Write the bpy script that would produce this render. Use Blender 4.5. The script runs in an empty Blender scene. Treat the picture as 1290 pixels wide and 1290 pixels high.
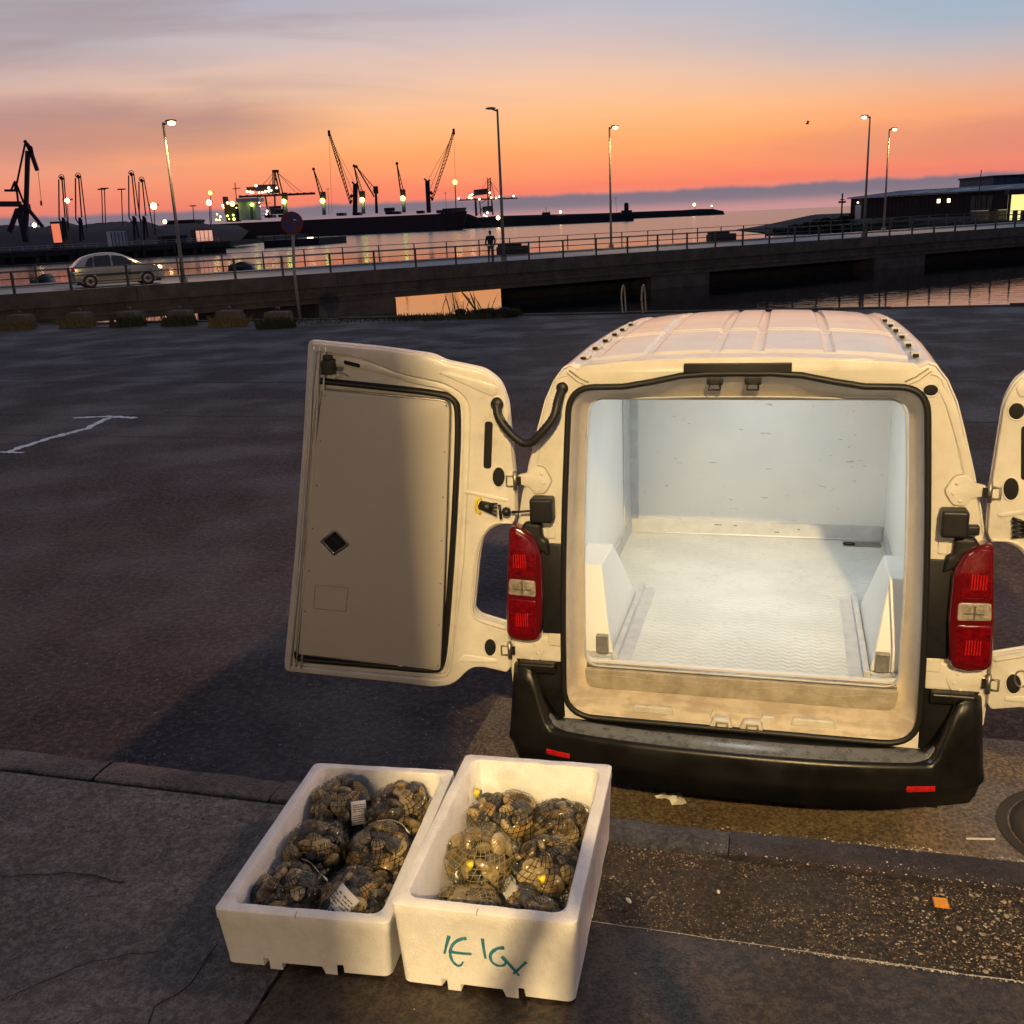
import bpy, bmesh, math, random
from mathutils import Vector, Matrix, noise
random.seed(7)
S = bpy.context.scene
COL = S.collection
PI = math.pi
rad = math.radians

# ------------------------------------------------------------------ camera
FPX = 1260.8; PITCH = rad(16.188); ROLL = rad(2.589); EYE = 2.47
cam_d = bpy.data.cameras.new('camera'); cam = bpy.data.objects.new('camera', cam_d); COL.objects.link(cam)
S.camera = cam
cam_d.sensor_width = 36; cam_d.lens = 36*FPX/1290
cam_d.clip_start = 0.02; cam_d.clip_end = 60000
FW = Vector((0, math.cos(PITCH), -math.sin(PITCH))); _rt = Vector((1, 0, 0)); _dn = FW.cross(_rt)
RT = _rt*math.cos(ROLL)+_dn*math.sin(ROLL); DN = -_rt*math.sin(ROLL)+_dn*math.cos(ROLL)
M = Matrix((RT, -DN, -FW)).transposed().to_4x4(); M.translation = (0, 0, EYE)
cam.matrix_world = M
def at(px, py, Y):
    'world point seen at photo pixel px,py at forward distance Y'
    v = RT*((px-645)/FPX)+DN*((py-645)/FPX)+FW
    return Vector((0, 0, EYE))+v*(Y/v.y)
def atz(px, py, z):
    v = RT*((px-645)/FPX)+DN*((py-645)/FPX)+FW
    return Vector((0, 0, EYE))+v*((z-EYE)/v.z)
S.render.resolution_x = 1024; S.render.resolution_y = 1024
S.view_settings.view_transform = 'Standard'; S.view_settings.look = 'None'
S.view_settings.exposure = 0; S.view_settings.gamma = 1; S.view_settings.use_curve_mapping = False

# ------------------------------------------------------------------ sky
def lin(c):
    c = c/255.0
    return c/12.92 if c <= .04045 else ((c+.055)/1.055)**2.4
def rgb(r, g, b, a=1): return (lin(r), lin(g), lin(b), a)
W = bpy.data.worlds.new('World'); S.world = W; W.use_nodes = True
wt = W.node_tree; wt.nodes.clear()
def N(t, typ, **kw):
    n = t.nodes.new(typ)
    for k, v in kw.items(): setattr(n, k, v)
    return n
def mth(t, op, a, b=None, clamp=False):
    n = N(t, 'ShaderNodeMath', operation=op, use_clamp=clamp)
    for i, v in enumerate((a, b)):
        if v is None: continue
        if isinstance(v, (int, float)): n.inputs[i].default_value = v
        else: t.links.new(v, n.inputs[i])
    return n.outputs[0]
def ramp(t, fac, stops, interp='LINEAR'):
    n = N(t, 'ShaderNodeValToRGB'); cr = n.color_ramp; cr.interpolation = interp
    while len(cr.elements) < len(stops): cr.elements.new(0.5)
    for e, (p, c) in zip(cr.elements, stops): e.position = p; e.color = c if len(c) == 4 else (*c, 1)
    if fac is not None: t.links.new(fac, n.inputs[0])
    return n.outputs[0]
def mixc(t, fac, a, b, mode='MIX'):
    n = N(t, 'ShaderNodeMix', data_type='RGBA', blend_type=mode)
    for s, v in ((n.inputs['Factor'], fac), (n.inputs['A'], a), (n.inputs['B'], b)):
        if isinstance(v, (int, float)): s.default_value = v
        elif isinstance(v, tuple): s.default_value = v
        else: t.links.new(v, s)
    return n.outputs['Result']
def mapr(t, v, a, b, c=0.0, d=1.0, smooth=True):
    n = N(t, 'ShaderNodeMapRange', interpolation_type='SMOOTHSTEP' if smooth else 'LINEAR'); n.clamp = True
    t.links.new(v, n.inputs[0])
    for i, q in enumerate((a, b, c, d)): n.inputs[i+1].default_value = q
    return n.outputs[0]
tc = N(wt, 'ShaderNodeTexCoord'); sp = N(wt, 'ShaderNodeSeparateXYZ'); wt.links.new(tc.outputs['Generated'], sp.inputs[0])
X, Y, Z = sp.outputs
az = mth(wt, 'ARCTAN2', X, Y)
mpv = N(wt, 'ShaderNodeCombineXYZ'); wt.links.new(az, mpv.inputs[0]); wt.links.new(mth(wt, 'MULTIPLY', Z, 5.0), mpv.inputs[1])
nz = N(wt, 'ShaderNodeTexNoise'); wt.links.new(mpv.outputs[0], nz.inputs['Vector']); nz.inputs['Scale'].default_value = 3.2; nz.inputs['Detail'].default_value = 7; nz.inputs['Roughness'].default_value = .62; nz.inputs['Distortion'].default_value = .5
nzf = nz.outputs['Fac']
wob = mth(wt, 'MULTIPLY', mth(wt, 'SUBTRACT', nzf, .5), .035)
e = mth(wt, 'ADD', Z, wob)
warm = ramp(wt, e, [(0, rgb(226, 150, 138)), (.026, rgb(242, 128, 102)), (.042, rgb(250, 148, 104)), (.065, rgb(255, 168, 106)), (.090, rgb(255, 186, 128)),
                    (.12, rgb(242, 194, 160)), (.15, rgb(216, 190, 182)), (.185, rgb(188, 184, 194)), (.24, rgb(166, 178, 198)), (.34, rgb(140, 156, 182)), (.6, rgb(88, 106, 142)), (1, rgb(60, 76, 114))])
side = ramp(wt, e, [(0, rgb(190, 130, 132)), (.03, rgb(224, 128, 112)), (.055, rgb(232, 146, 122)), (.085, rgb(222, 160, 138)), (.12, rgb(204, 170, 160)),
                    (.16, rgb(178, 172, 178)), (.22, rgb(158, 166, 180)), (.3, rgb(140, 152, 174)), (.6, rgb(76, 92, 128)), (1, rgb(58, 74, 112))])
cool = ramp(wt, e, [(0, rgb(66, 70, 92)), (.2, rgb(72, 82, 110)), (1, rgb(56, 72, 108))])
azd = mth(wt, 'ABSOLUTE', mth(wt, 'SUBTRACT', az, 0.06))
c1 = mixc(wt, mapr(wt, azd, .12, .62), warm, side)
c1 = mixc(wt, mapr(wt, azd, .9, 2.1), c1, cool)
# grey-blue clearing at upper right of the glow
rb = mth(wt, 'MULTIPLY', mapr(wt, az, .02, .45), mth(wt, 'MULTIPLY', mapr(wt, Z, .07, .17), mapr(wt, azd, 1.6, .7)))
c1 = mixc(wt, mth(wt, 'MULTIPLY', rb, .85), c1, rgb(150, 176, 198))
# mauve cloud streaks, left side
n2v = N(wt, 'ShaderNodeCombineXYZ'); wt.links.new(az, n2v.inputs[0]); wt.links.new(mth(wt, 'MULTIPLY', Z, 7.0), n2v.inputs[1]); n2v.inputs[2].default_value = 3.3
nb = N(wt, 'ShaderNodeTexNoise'); wt.links.new(n2v.outputs[0], nb.inputs['Vector']); nb.inputs['Scale'].default_value = 2.1; nb.inputs['Detail'].default_value = 8; nb.inputs['Roughness'].default_value = .55; nb.inputs['Distortion'].default_value = .8
cl = mapr(wt, nb.outputs['Fac'], .44, .66)
lm = mapr(wt, az, .06, -.3)
cl = mth(wt, 'MULTIPLY', cl, mth(wt, 'ADD', mth(wt, 'MULTIPLY', lm, .5), .06))
cl = mth(wt, 'MULTIPLY', cl, mapr(wt, Z, .045, .075))
c1 = mixc(wt, cl, c1, rgb(160, 142, 146))
# one denser bar of cloud over the left harbour
def blob(cx, cz, sx, sz):
    a = mth(wt, 'POWER', mth(wt, 'DIVIDE', mth(wt, 'SUBTRACT', az, cx), sx), 2.0)
    b = mth(wt, 'POWER', mth(wt, 'DIVIDE', mth(wt, 'SUBTRACT', e, cz), sz), 2.0)
    return mapr(wt, mth(wt, 'ADD', a, b), 1.0, 0.0)
for cx, cz, sx, sz, k in ((-.36, .092, .26, .032, .5), (-.47, .15, .3, .02, .18), (-.2, .185, .3, .018, .15), (.5, .052, .35, .02, .22)):
    c1 = mixc(wt, mth(wt, 'MULTIPLY', blob(cx, cz, sx, sz), k), c1, rgb(150, 112, 118))
# cloud bank lying on the horizon, wavy top
n3 = N(wt, 'ShaderNodeTexNoise'); n3.noise_dimensions = '1D'; wt.links.new(az, n3.inputs['W']); n3.inputs['Scale'].default_value = 22; n3.inputs['Detail'].default_value = 4
top = mth(wt, 'ADD', mth(wt, 'MULTIPLY', n3.outputs['Fac'], .008), .0175)
bank = mapr(wt, mth(wt, 'SUBTRACT', Z, top), 1*.0030, -.0022)
bankc = ramp(wt, Z, [(0, rgb(196, 146, 144)), (.005, rgb(196, 142, 142)), (.011, rgb(138, 120, 130)), (.018, rgb(124, 112, 126)), (.03, rgb(150, 122, 128))])
c1 = mixc(wt, bank, c1, bankc)
# below the horizon
c1 = mixc(wt, mapr(wt, Z, -.004, -.05), c1, (.02, .018, .022, 1))
bg = N(wt, 'ShaderNodeBackground'); wt.links.new(c1, bg.inputs[0]); bg.inputs[1].default_value = 1.07
wo = N(wt, 'ShaderNodeOutputWorld'); wt.links.new(bg.outputs[0], wo.inputs[0])

# ------------------------------------------------------------------ materials
def mat(name, col, rough=.6, metal=0, var=0.0, vs=4.0, bump=0.0, bs=60.0, col2=None, emit=None, es=0, spec=.5, coat=0, rvar=0, trans=0, detail=6, bdist=.02):
    m = bpy.data.materials.new(name); m.use_nodes = True; t = m.node_tree
    p = t.nodes['Principled BSDF']
    p.inputs['Roughness'].default_value = rough; p.inputs['Metallic'].default_value = metal
    p.inputs['Specular IOR Level'].default_value = spec
    p.inputs['Coat Weight'].default_value = coat; p.inputs['Coat Roughness'].default_value = .08
    p.inputs['Transmission Weight'].default_value = trans
    c = (*col, 1)
    t2 = N(t, 'ShaderNodeTexCoord')
    if var or col2:
        n = N(t, 'ShaderNodeTexNoise'); n.inputs['Scale'].default_value = vs; n.inputs['Detail'].default_value = detail; n.inputs['Roughness'].default_value = .65
        t.links.new(t2.outputs['Object'], n.inputs['Vector'])
        dark = (*[x*(1-var) for x in col], 1); lite = (*[min(1, x*(1+var)) for x in col], 1)
        if col2: dark = c; lite = (*col2, 1)
        o = ramp(t, n.outputs['Fac'], [(.32, dark), (.68, lite)])
        t.links.new(o, p.inputs['Base Color'])
        if rvar:
            r = mapr(t, n.outputs['Fac'], .3, .7, rough-rvar, rough+rvar); t.links.new(r, p.inputs['Roughness'])
    else: p.inputs['Base Color'].default_value = c
    if bump:
        n = N(t, 'ShaderNodeTexNoise'); n.inputs['Scale'].default_value = bs; n.inputs['Detail'].default_value = 5
        t.links.new(t2.outputs['Object'], n.inputs['Vector'])
        b = N(t, 'ShaderNodeBump'); b.inputs['Strength'].default_value = bump; b.inputs['Distance'].default_value = bdist
        t.links.new(n.outputs['Fac'], b.inputs['Height']); t.links.new(b.outputs[0], p.inputs['Normal'])
    if emit:
        p.inputs['Emission Color'].default_value = (*emit, 1); p.inputs['Emission Strength'].default_value = es
    return m
M_ = {}
M_['van'] = mat('van_paint', (.75, .73, .69), .24, var=.07, vs=5, spec=.5, coat=.35)
M_['vanin'] = mat('van_paint_inner', (.72, .69, .62), .36, var=.10, vs=7, spec=.5, rvar=.1, coat=.25, detail=10)
M_['jamb'] = mat('jamb_paint', (.60, .52, .41), .45, var=.12, vs=7)
def _dirty():
    m = M_['jamb']; t = m.node_tree; p = t.nodes['Principled BSDF']
    g = N(t, 'ShaderNodeTexCoord').outputs['Object']; q = N(t, 'ShaderNodeSeparateXYZ'); t.links.new(g, q.inputs[0])
    n = N(t, 'ShaderNodeTexNoise'); n.inputs['Scale'].default_value = 16; n.inputs['Detail'].default_value = 6; t.links.new(g, n.inputs['Vector'])
    mp_ = N(t, 'ShaderNodeMapping'); mp_.inputs['Scale'].default_value = (3, 1, 26); t.links.new(g, mp_.inputs[0])
    n2_ = N(t, 'ShaderNodeTexNoise'); n2_.inputs['Scale'].default_value = 2.2; n2_.inputs['Detail'].default_value = 4; t.links.new(mp_.outputs[0], n2_.inputs['Vector'])
    f = mth(t, 'MULTIPLY', mapr(t, q.outputs[2], .66, .50, .03, .5), mapr(t, mth(t, 'ADD', mth(t, 'MULTIPLY', n.outputs['Fac'], .5), mth(t, 'MULTIPLY', n2_.outputs['Fac'], .5)), .42, .58))
    src = p.inputs['Base Color'].links[0].from_socket
    t.links.new(mixc(t, f, src, (.30, .235, .155, 1)), p.inputs['Base Color'])
_dirty()
M_['liner'] = mat('liner_white', (.78, .79, .79), .42, var=.035, vs=2.2, bump=.05, bs=9)
M_['linergrey'] = mat('liner_grey', (.50, .52, .54), .4, var=.12, vs=12)
M_['panel'] = mat('door_panel', (.60, .56, .48), .38, var=.05, vs=2, metal=.0, bump=.03, bs=4)
M_['black'] = mat('black_plastic', (.012, .012, .013), .45, var=.3, vs=30, bump=.15, bs=400, bdist=.001)
M_['rubber'] = mat('rubber', (.010, .010, .010), .5)
M_['bumper'] = mat('bumper_plastic', (.0085, .0080, .0078), .36, var=.35, vs=6, bump=.2, bs=500, bdist=.001, rvar=.08, spec=.45)
M_['pad'] = mat('bumper_step', (.13, .135, .14), .3, var=.35, vs=18, rvar=.08, bump=.12, bs=40, bdist=.004)
M_['hole'] = mat('dark_hole', (.006, .006, .006), .8)
M_['chrome'] = mat('metal_bright', (.55, .53, .48), .25, metal=1)
M_['steel'] = mat('metal_dull', (.35, .33, .3), .45, metal=.9, var=.2, vs=40)
M_['alu'] = mat('aluminium', (.60, .61, .64), .38, metal=.25, var=.12, vs=15)
M_['red'] = mat('red_lens', (.15, .002, .005), .12, var=.5, vs=45, coat=1, bump=.5, bs=60, bdist=.006)
M_['reddark'] = mat('red_housing', (.11, .004, .006), .1, coat=1)
M_['redref'] = mat('red_reflector', (.50, .012, .012), .18, var=.3, vs=60, coat=1)
M_['clear'] = mat('clear_lens', (.46, .40, .33), .12, var=.5, vs=40, coat=1, metal=.3, bump=.4, bs=70, bdist=.005)
M_['yellow'] = mat('yellow_plastic', (.80, .62, .04), .45)
M_['dirt'] = mat('dirty_sill', (.30, .255, .19), .55, col2=(.50, .46, .38), vs=14, bump=.2, bs=60, bdist=.004)
M_['creamdirt'] = mat('scuffed_cream', (.58, .54, .46), .45, col2=(.74, .72, .66), vs=12)
M_['glass'] = mat('dark_glass', (.02, .025, .03), .06, spec=.8)
M_['tyre'] = mat('tyre', (.015, .015, .015), .8, bump=.4, bs=80)
M_['poly'] = mat('polystyrene', (.80, .80, .81), .6, var=.10, vs=14, bump=.8, bs=190, bdist=.003, detail=10)
def _beads():
    m = M_['poly']; t = m.node_tree; p = t.nodes['Principled BSDF']; g = N(t, 'ShaderNodeTexCoord').outputs['Object']
    v = N(t, 'ShaderNodeTexVoronoi'); v.feature = 'DISTANCE_TO_EDGE'; v.inputs['Scale'].default_value = 230; t.links.new(g, v.inputs['Vector'])
    n = N(t, 'ShaderNodeTexNoise'); n.inputs['Scale'].default_value = 6; n.inputs['Detail'].default_value = 8; n.inputs['Roughness'].default_value = .7; t.links.new(g, n.inputs['Vector'])
    src = p.inputs['Base Color'].links[0].from_socket
    c = mixc(t, mapr(t, v.outputs['Distance'], .10, .02, 0, .22), src, (.45, .43, .40, 1)); c = mixc(t, mapr(t, n.outputs['Fac'], .56, .72, 0, .45), c, (.50, .45, .37, 1))
    t.links.new(c, p.inputs['Base Color'])
    b = N(t, 'ShaderNodeBump'); b.inputs['Strength'].default_value = .5; b.inputs['Distance'].default_value = .0015; t.links.new(v.outputs['Distance'], b.inputs['Height'])
    t.links.new(p.inputs['Normal'].links[0].from_socket, b.inputs['Normal']); t.links.new(b.outputs[0], p.inputs['Normal'])
_beads()
M_['teal'] = mat('teal_marker', (.02, .18, .26), .6, var=.4, vs=120)
M_['redprint'] = mat('faded_red_print', (.55, .20, .14), .7, col2=(.78, .62, .56), vs=45)
M_['net'] = mat('net_string', (.010, .010, .009), .25)
M_['net2'] = mat('net_string_pale', (.22, .19, .08), .5)
M_['paper'] = mat('paper', (.72, .70, .64), .7, var=.05, vs=30)
M_['ink'] = mat('ink', (.05, .05, .05), .8)
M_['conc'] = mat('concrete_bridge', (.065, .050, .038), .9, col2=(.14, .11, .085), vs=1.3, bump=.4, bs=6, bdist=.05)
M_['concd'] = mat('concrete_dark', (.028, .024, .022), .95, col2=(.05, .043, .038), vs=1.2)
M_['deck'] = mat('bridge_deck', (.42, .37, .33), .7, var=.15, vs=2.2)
M_['rail'] = mat('railing_paint', (.06, .058, .05), .6, var=.2, vs=6)
M_['post'] = mat('lamp_post_steel', (.22, .20, .17), .5, var=.15, vs=3)
M_['sil'] = mat('harbour_steel', (.03, .022, .026), .8, var=.3, vs=.4)
M_['sil2'] = mat('crane_rust_steel', (.085, .036, .03), .8, var=.3, vs=.3)
M_['sil3'] = mat('far_crane_steel', (.06, .05, .06), .9)
M_['hull'] = mat('ship_hull', (.05, .020, .022), .7, var=.35, vs=.03)
M_['ware'] = mat('ship_house', (.44, .52, .42), .6)
M_['earth'] = mat('dark_earth', (.055, .028, .026), .95, col2=(.085, .048, .042), vs=.05)
M_['rock'] = mat('shore_rock', (.008, .007, .007), .95, var=.4, vs=.8)
M_['grass'] = mat('grass_blade', (.022, .028, .010), .8, var=.4, vs=30)
M_['drygrass'] = mat('dry_grass', (.12, .095, .04), .8, var=.3, vs=30)
M_['shed'] = mat('shed_wall', (.022, .007, .006), .8, var=.25, vs=.6)
M_['shedroof'] = mat('shed_roof_pale', (.42, .46, .50), .5, var=.1, vs=.5)
M_['shedroofd'] = mat('shed_roof_dark', (.05, .05, .06), .6, var=.2, vs=.5)
M_['bluewall'] = mat('blue_wall', (.06, .08, .13), .7, var=.2, vs=.4)
M_['white'] = mat('white_thing', (.6, .58, .54), .6, var=.1, vs=2)
M_['orange'] = mat('orange_plastic', (.62, .25, .02), .55, var=.1, vs=60)
M_['carpaint'] = mat('car_paint', (.36, .355, .32), .25, metal=.5, coat=.6)
M_['person1'] = mat('dark_jacket', (.018, .018, .022), .85)
M_['trous'] = mat('grey_trousers', (.12, .10, .085), .85)
M_['skin'] = mat('skin', (.42, .26, .19), .6)
def emat(name, c, s):
    m = mat(name, (.5, .5, .5), .5, emit=c, es=s); return m
M_['lampw'] = emat('lamp_glow_warm', (1, .66, .24), 11)
M_['lampy'] = emat('lamp_glow_yellow', (1, .52, .08), 7)
M_['lampg'] = emat('lamp_glow_green', (.80, 1, .16), 6)
M_['lampdim'] = emat('lamp_glow_small', (1, .86, .55), 5)
M_['led'] = emat('led_strip', (.86, .95, 1), 1.3)
M_['head'] = emat('headlight_glow', (1, .88, .55), 4)
M_['litwin'] = emat('lit_window', (1, .92, .30), 1.02)
M_['fireglow'] = emat('orange_lit_wall', (1, .22, .07), .8)
M_['litdim'] = emat('lit_container_window', (1, .45, .28), .75)

# ------------------------------------------------------------------ mesh helpers
class MB:
    def __init__(s): s.v = []; s.f = []
    def add(s, vs, fs):
        o = len(s.v); s.v += [tuple(v) for v in vs]; s.f += [tuple(i+o for i in f) for f in fs]; return s
    def box(s, a, b, R=None, c=None):
        x0, y0, z0 = a; x1, y1, z1 = b
        vs = [(x0, y0, z0), (x1, y0, z0), (x1, y1, z0), (x0, y1, z0), (x0, y0, z1), (x1, y0, z1), (x1, y1, z1), (x0, y1, z1)]
        if R is not None: vs = [R @ Vector(v) for v in vs]
        if c is not None: vs = [Vector(v)+Vector(c) for v in vs]
        return s.add(vs, [(0, 3, 2, 1), (4, 5, 6, 7), (0, 1, 5, 4), (1, 2, 6, 5), (2, 3, 7, 6), (3, 0, 4, 7)])
    def hexa(s, q0, q1):
        'two quads (same order) joined to a solid'
        return s.add(list(q0)+list(q1), [(3, 2, 1, 0), (4, 5, 6, 7), (0, 1, 5, 4), (1, 2, 6, 5), (2, 3, 7, 6), (3, 0, 4, 7)])
    def tube(s, pts, r, n=8, cap=True, closed=False):
        pts = [Vector(p) for p in pts]; m = len(pts)
        rs = r if isinstance(r, (list, tuple)) else [r]*m
        vs = []; prev = None
        for i, p in enumerate(pts):
            if closed: t = pts[(i+1) % m]-pts[i-1]
            else: t = pts[min(i+1, m-1)]-pts[max(i-1, 0)]
            t.normalize()
            if prev is None:
                u = t.cross(Vector((0, 0, 1)));
                if u.length < .05: u = t.cross(Vector((1, 0, 0)))
            else: u = prev-t*prev.dot(t)
            u.normalize(); prev = u; w = t.cross(u)
            for k in range(n):
                a = 2*PI*k/n; vs.append(p+(u*math.cos(a)+w*math.sin(a))*rs[i])
        fs = []
        for i in range(m if closed else m-1):
            for k in range(n):
                a = i*n+k; b = i*n+(k+1) % n; c = ((i+1) % m)*n+(k+1) % n; d = ((i+1) % m)*n+k
                fs.append((a, d, c, b))
        if cap and not closed:
            fs.append(tuple(range(n))); fs.append(tuple(reversed(range((m-1)*n, m*n))))
        return s.add(vs, fs)
    def beam(s, p, q, w, h=None):
        p = Vector(p); q = Vector(q); t = (q-p).normalized(); h = h or w
        u = t.cross(Vector((0, 0, 1)))
        if u.length < .02: u = Vector((1, 0, 0))
        u.normalize(); v = u.cross(t)
        A = [p+u*(a*w/2)+v*(b*h/2) for a, b in ((-1, -1), (1, -1), (1, 1), (-1, 1))]
        return s.hexa(A, [x+(q-p) for x in A])
    def loft(s, loops, close=True, cap0=False, cap1=False):
        n = len(loops[0]); vs = [v for l in loops for v in l]; fs = []
        for i in range(len(loops)-1):
            for k in range(n if close else n-1):
                a = i*n+k; b = i*n+(k+1) % n; fs.append((a, b, b+n, a+n))
        if cap0: fs.append(tuple(reversed(range(n))))
        if cap1: fs.append(tuple(range((len(loops)-1)*n, len(loops)*n)))
        return s.add(vs, fs)
    def sphere(s, c, r, nu=10, nv=7, sc=(1, 1, 1)):
        vs = []; c = Vector(c)
        for j in range(nv+1):
            t = PI*j/nv
            for i in range(nu):
                p = 2*PI*i/nu; vs.append((c.x+r*sc[0]*math.sin(t)*math.cos(p), c.y+r*sc[1]*math.sin(t)*math.sin(p), c.z+r*sc[2]*math.cos(t)))
        fs = []
        for j in range(nv):
            for i in range(nu):
                a = j*nu+i; b = j*nu+(i+1) % nu; fs.append((a, a+nu, b+nu, b))
        return s.add(vs, fs)
    def mesh(s, name, material, smooth=False, weld=False):
        me = bpy.data.meshes.new(name); me.from_pydata(s.v, [], s.f); me.validate()
        if weld:
            bm = bmesh.new(); bm.from_mesh(me); bmesh.ops.remove_doubles(bm, verts=bm.verts, dist=1e-5)
            bmesh.ops.recalc_face_normals(bm, faces=bm.faces); bm.to_mesh(me); bm.free()
        if material: me.materials.append(M_[material] if isinstance(material, str) else material)
        if smooth:
            for p in me.polygons: p.use_smooth = True
        return me
def link(name, me, parent=None):
    o = bpy.data.objects.new(name, me); COL.objects.link(o)
    if parent: o.parent = parent
    return o
def obj(name, mb, m, parent=None, smooth=False, bevel=0, weld=False, seg=2, label=None):
    o = link(name, mb.mesh(name, m, smooth, weld) if isinstance(mb, MB) else mb, parent)
    if bevel:
        b = o.modifiers.new('bevel', 'BEVEL'); b.width = bevel; b.segments = seg; b.limit_method = 'ANGLE'; b.angle_limit = rad(35)
        for p in o.data.polygons: p.use_smooth = True
        w = o.modifiers.new('wn', 'WEIGHTED_NORMAL')
    if label: o['label'] = label
    return o
def tag(o, label, cat, group=None):
    o['label'] = label; o['category'] = cat
    if group: o['group'] = group
    return o
def thing(name, label, cat, loc=(0, 0, 0), rz=0, group=None):
    o = link(name, None); o.location = loc; o.rotation_euler = (0, 0, rz); o.empty_display_size = .1
    return tag(o, label, cat, group)
def struct(name, mb, m, smooth=False):
    o = obj(name, mb, m, smooth=smooth)
    o['kind'] = 'structure'; return o
def stuff(o, label=None, cat=None):
    o['kind'] = 'stuff'
    if label: o['label'] = label
    if cat: o['category'] = cat
    return o
def chaikin(P, n=2, closed=True, k=.25):
    for _ in range(n):
        Q = []
        m = len(P)
        if not closed: Q.append(P[0])
        for i in range(m if closed else m-1):
            a = P[i]; b = P[(i+1) % m]
            Q.append(tuple(a[j]*(1-k)+b[j]*k for j in range(len(a)))); Q.append(tuple(a[j]*k+b[j]*(1-k) for j in range(len(a))))
        if not closed: Q.append(P[-1])
        P = Q
    return P
def fillet(P, r, n=4):
    'round each corner of a closed polygon with radius-ish r'
    Q = []; m = len(P)
    for i in range(m):
        p = Vector(P[i][:2]); a = Vector(P[i-1][:2]); b = Vector(P[(i+1) % m][:2])
        rr = P[i][2] if len(P[i]) > 2 else r
        da = (a-p); db = (b-p); k = min(rr, da.length*.48, db.length*.48)
        A = p+da.normalized()*k; B = p+db.normalized()*k
        for j in range(n+1):
            t = j/n; q = A*(1-t)**2+p*2*t*(1-t)+B*t*t; Q.append((q.x, q.y))
    return Q
def plate(name, outer, holes, n0, n1, fn, m, parent, bev=0.0, smooth=True, bseg=2):
    'flat plate with holes from a 2-D curve; fn maps (s,t,n) -> local xyz'
    cu = bpy.data.curves.new(name, 'CURVE'); cu.dimensions = '2D'; cu.fill_mode = 'BOTH'
    cu.extrude = max(1e-4, (n1-n0)/2-bev); cu.bevel_depth = bev; cu.bevel_resolution = bseg-1; cu.offset = -bev
    for L in [outer]+list(holes):
        s = cu.splines.new('POLY'); s.points.add(len(L)-1)
        for p, q in zip(s.points, L): p.co = (q[0], q[1], 0, 1)
        s.use_cyclic_u = True
    co = bpy.data.objects.new(name, cu)
    me = bpy.data.meshes.new_from_object(co); bpy.data.objects.remove(co); bpy.data.curves.remove(cu)
    me.name = name; c = (n0+n1)/2
    bm = bmesh.new(); bm.from_mesh(me); bmesh.ops.remove_doubles(bm, verts=bm.verts, dist=1e-6)
    for v in bm.verts: v.co = fn(v.co.x, v.co.y, v.co.z+c)
    bmesh.ops.recalc_face_normals(bm, faces=bm.faces)
    for f in bm.faces: f.smooth = smooth
    for e_ in bm.edges:
        if len(e_.link_faces) == 2 and e_.calc_face_angle(0) > rad(50): e_.smooth = False
    bm.to_mesh(me); bm.free(); me.materials.clear(); me.materials.append(M_[m])
    return link(name, me, parent)
def ellipse(cx, cy, rx, ry, n=20): return [(cx+rx*math.cos(2*PI*i/n), cy+ry*math.sin(2*PI*i/n)) for i in range(n)]
def rect(x0, y0, x1, y1, r=0, n=4):
    P = [(x0, y0), (x1, y0), (x1, y1), (x0, y1)]
    return fillet(P, r, n) if r else P
def sm(a, b, x):
    t = max(0, min(1, (x-a)/(b-a))); return t*t*(3-2*t)
def copy_tree(o, parent=None):
    c = o.copy(); COL.objects.link(c); c.parent = parent
    for ch in list(o.children): copy_tree(ch, c)
    return c
def light(name, typ, loc, energy, color, parent=None, target=None, size=.1, cone=None, blend=.3):
    d = bpy.data.lights.new(name, typ); d.energy = energy; d.color = color
    if typ == 'AREA': d.size = size
    else: d.shadow_soft_size = size
    if cone: d.spot_size = rad(cone); d.spot_blend = blend
    o = bpy.data.objects.new(name, d); COL.objects.link(o); o.location = loc
    if target is not None: o.rotation_euler = (Vector(target)-Vector(loc)).to_track_quat('-Z', 'Y').to_euler()
    if parent: o.parent = parent
    return o
SODIUM = (1, .66, .27)
DOCK = .82
YAW = rad(15.76)
A2 = Vector((math.cos(YAW), -math.sin(YAW), 0)); B2 = Vector((math.sin(YAW), math.cos(YAW), 0))
def uv(U, V, z=0): return A2*U+B2*V+Vector((0, 0, z))

# ------------------------------------------------------------------ lamps behind the camera that light the quay
def street_light(loc, h, label, target, energy, size, cone, color=SODIUM, arm=1.2, az=0, blend=.3):
    t = thing('street_lamp', label, 'street lamp', loc)
    obj('lamp_post', MB().tube([(0, 0, 0), (0, 0, h*.5), (0, 0, h)], [.09, .07, .05], 12), 'post', t, True)
    ex = Vector((math.cos(az)*arm, math.sin(az)*arm, 0))
    obj('lamp_arm', MB().tube([(0, 0, h-.02), ex+Vector((0, 0, h+.12))], .035, 8), 'post', t, True)
    p = ex*1.12+Vector((0, 0, h+.13))
    obj('lamp_head', MB().sphere(p, .32, 14, 8, (1, .5, .28)), 'post', t, True)
    obj('lamp_glass', MB().sphere(p-Vector((0, 0, .06)), .2, 12, 6, (1, .5, .3)), 'lampw', t, True)
    lp = Vector(loc)+p-Vector((0, 0, .16))
    l = light('lamp_light', 'SPOT', p-Vector((0, 0, .16)), energy, color, t, None, size, cone, blend)
    l.rotation_euler = (Vector(target)-lp).to_track_quat('-Z', 'Y').to_euler()
    return t
street_light((-2.15, -10.2, DOCK), 8.6, 'tall sodium street lamp standing on the dock behind the photographer', (.6, 4, 0), 15500, .18, 84, color=(1, .69, .30), arm=1.3, az=rad(10))
street_light((10.6, 4.2, 0), 9.2, 'sodium street lamp standing on the lot right of the van', (-4.8, 8.0, 0), 4200, .16, 60, color=(1, .6, .33), arm=1.0, az=rad(170), blend=.8)

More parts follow.
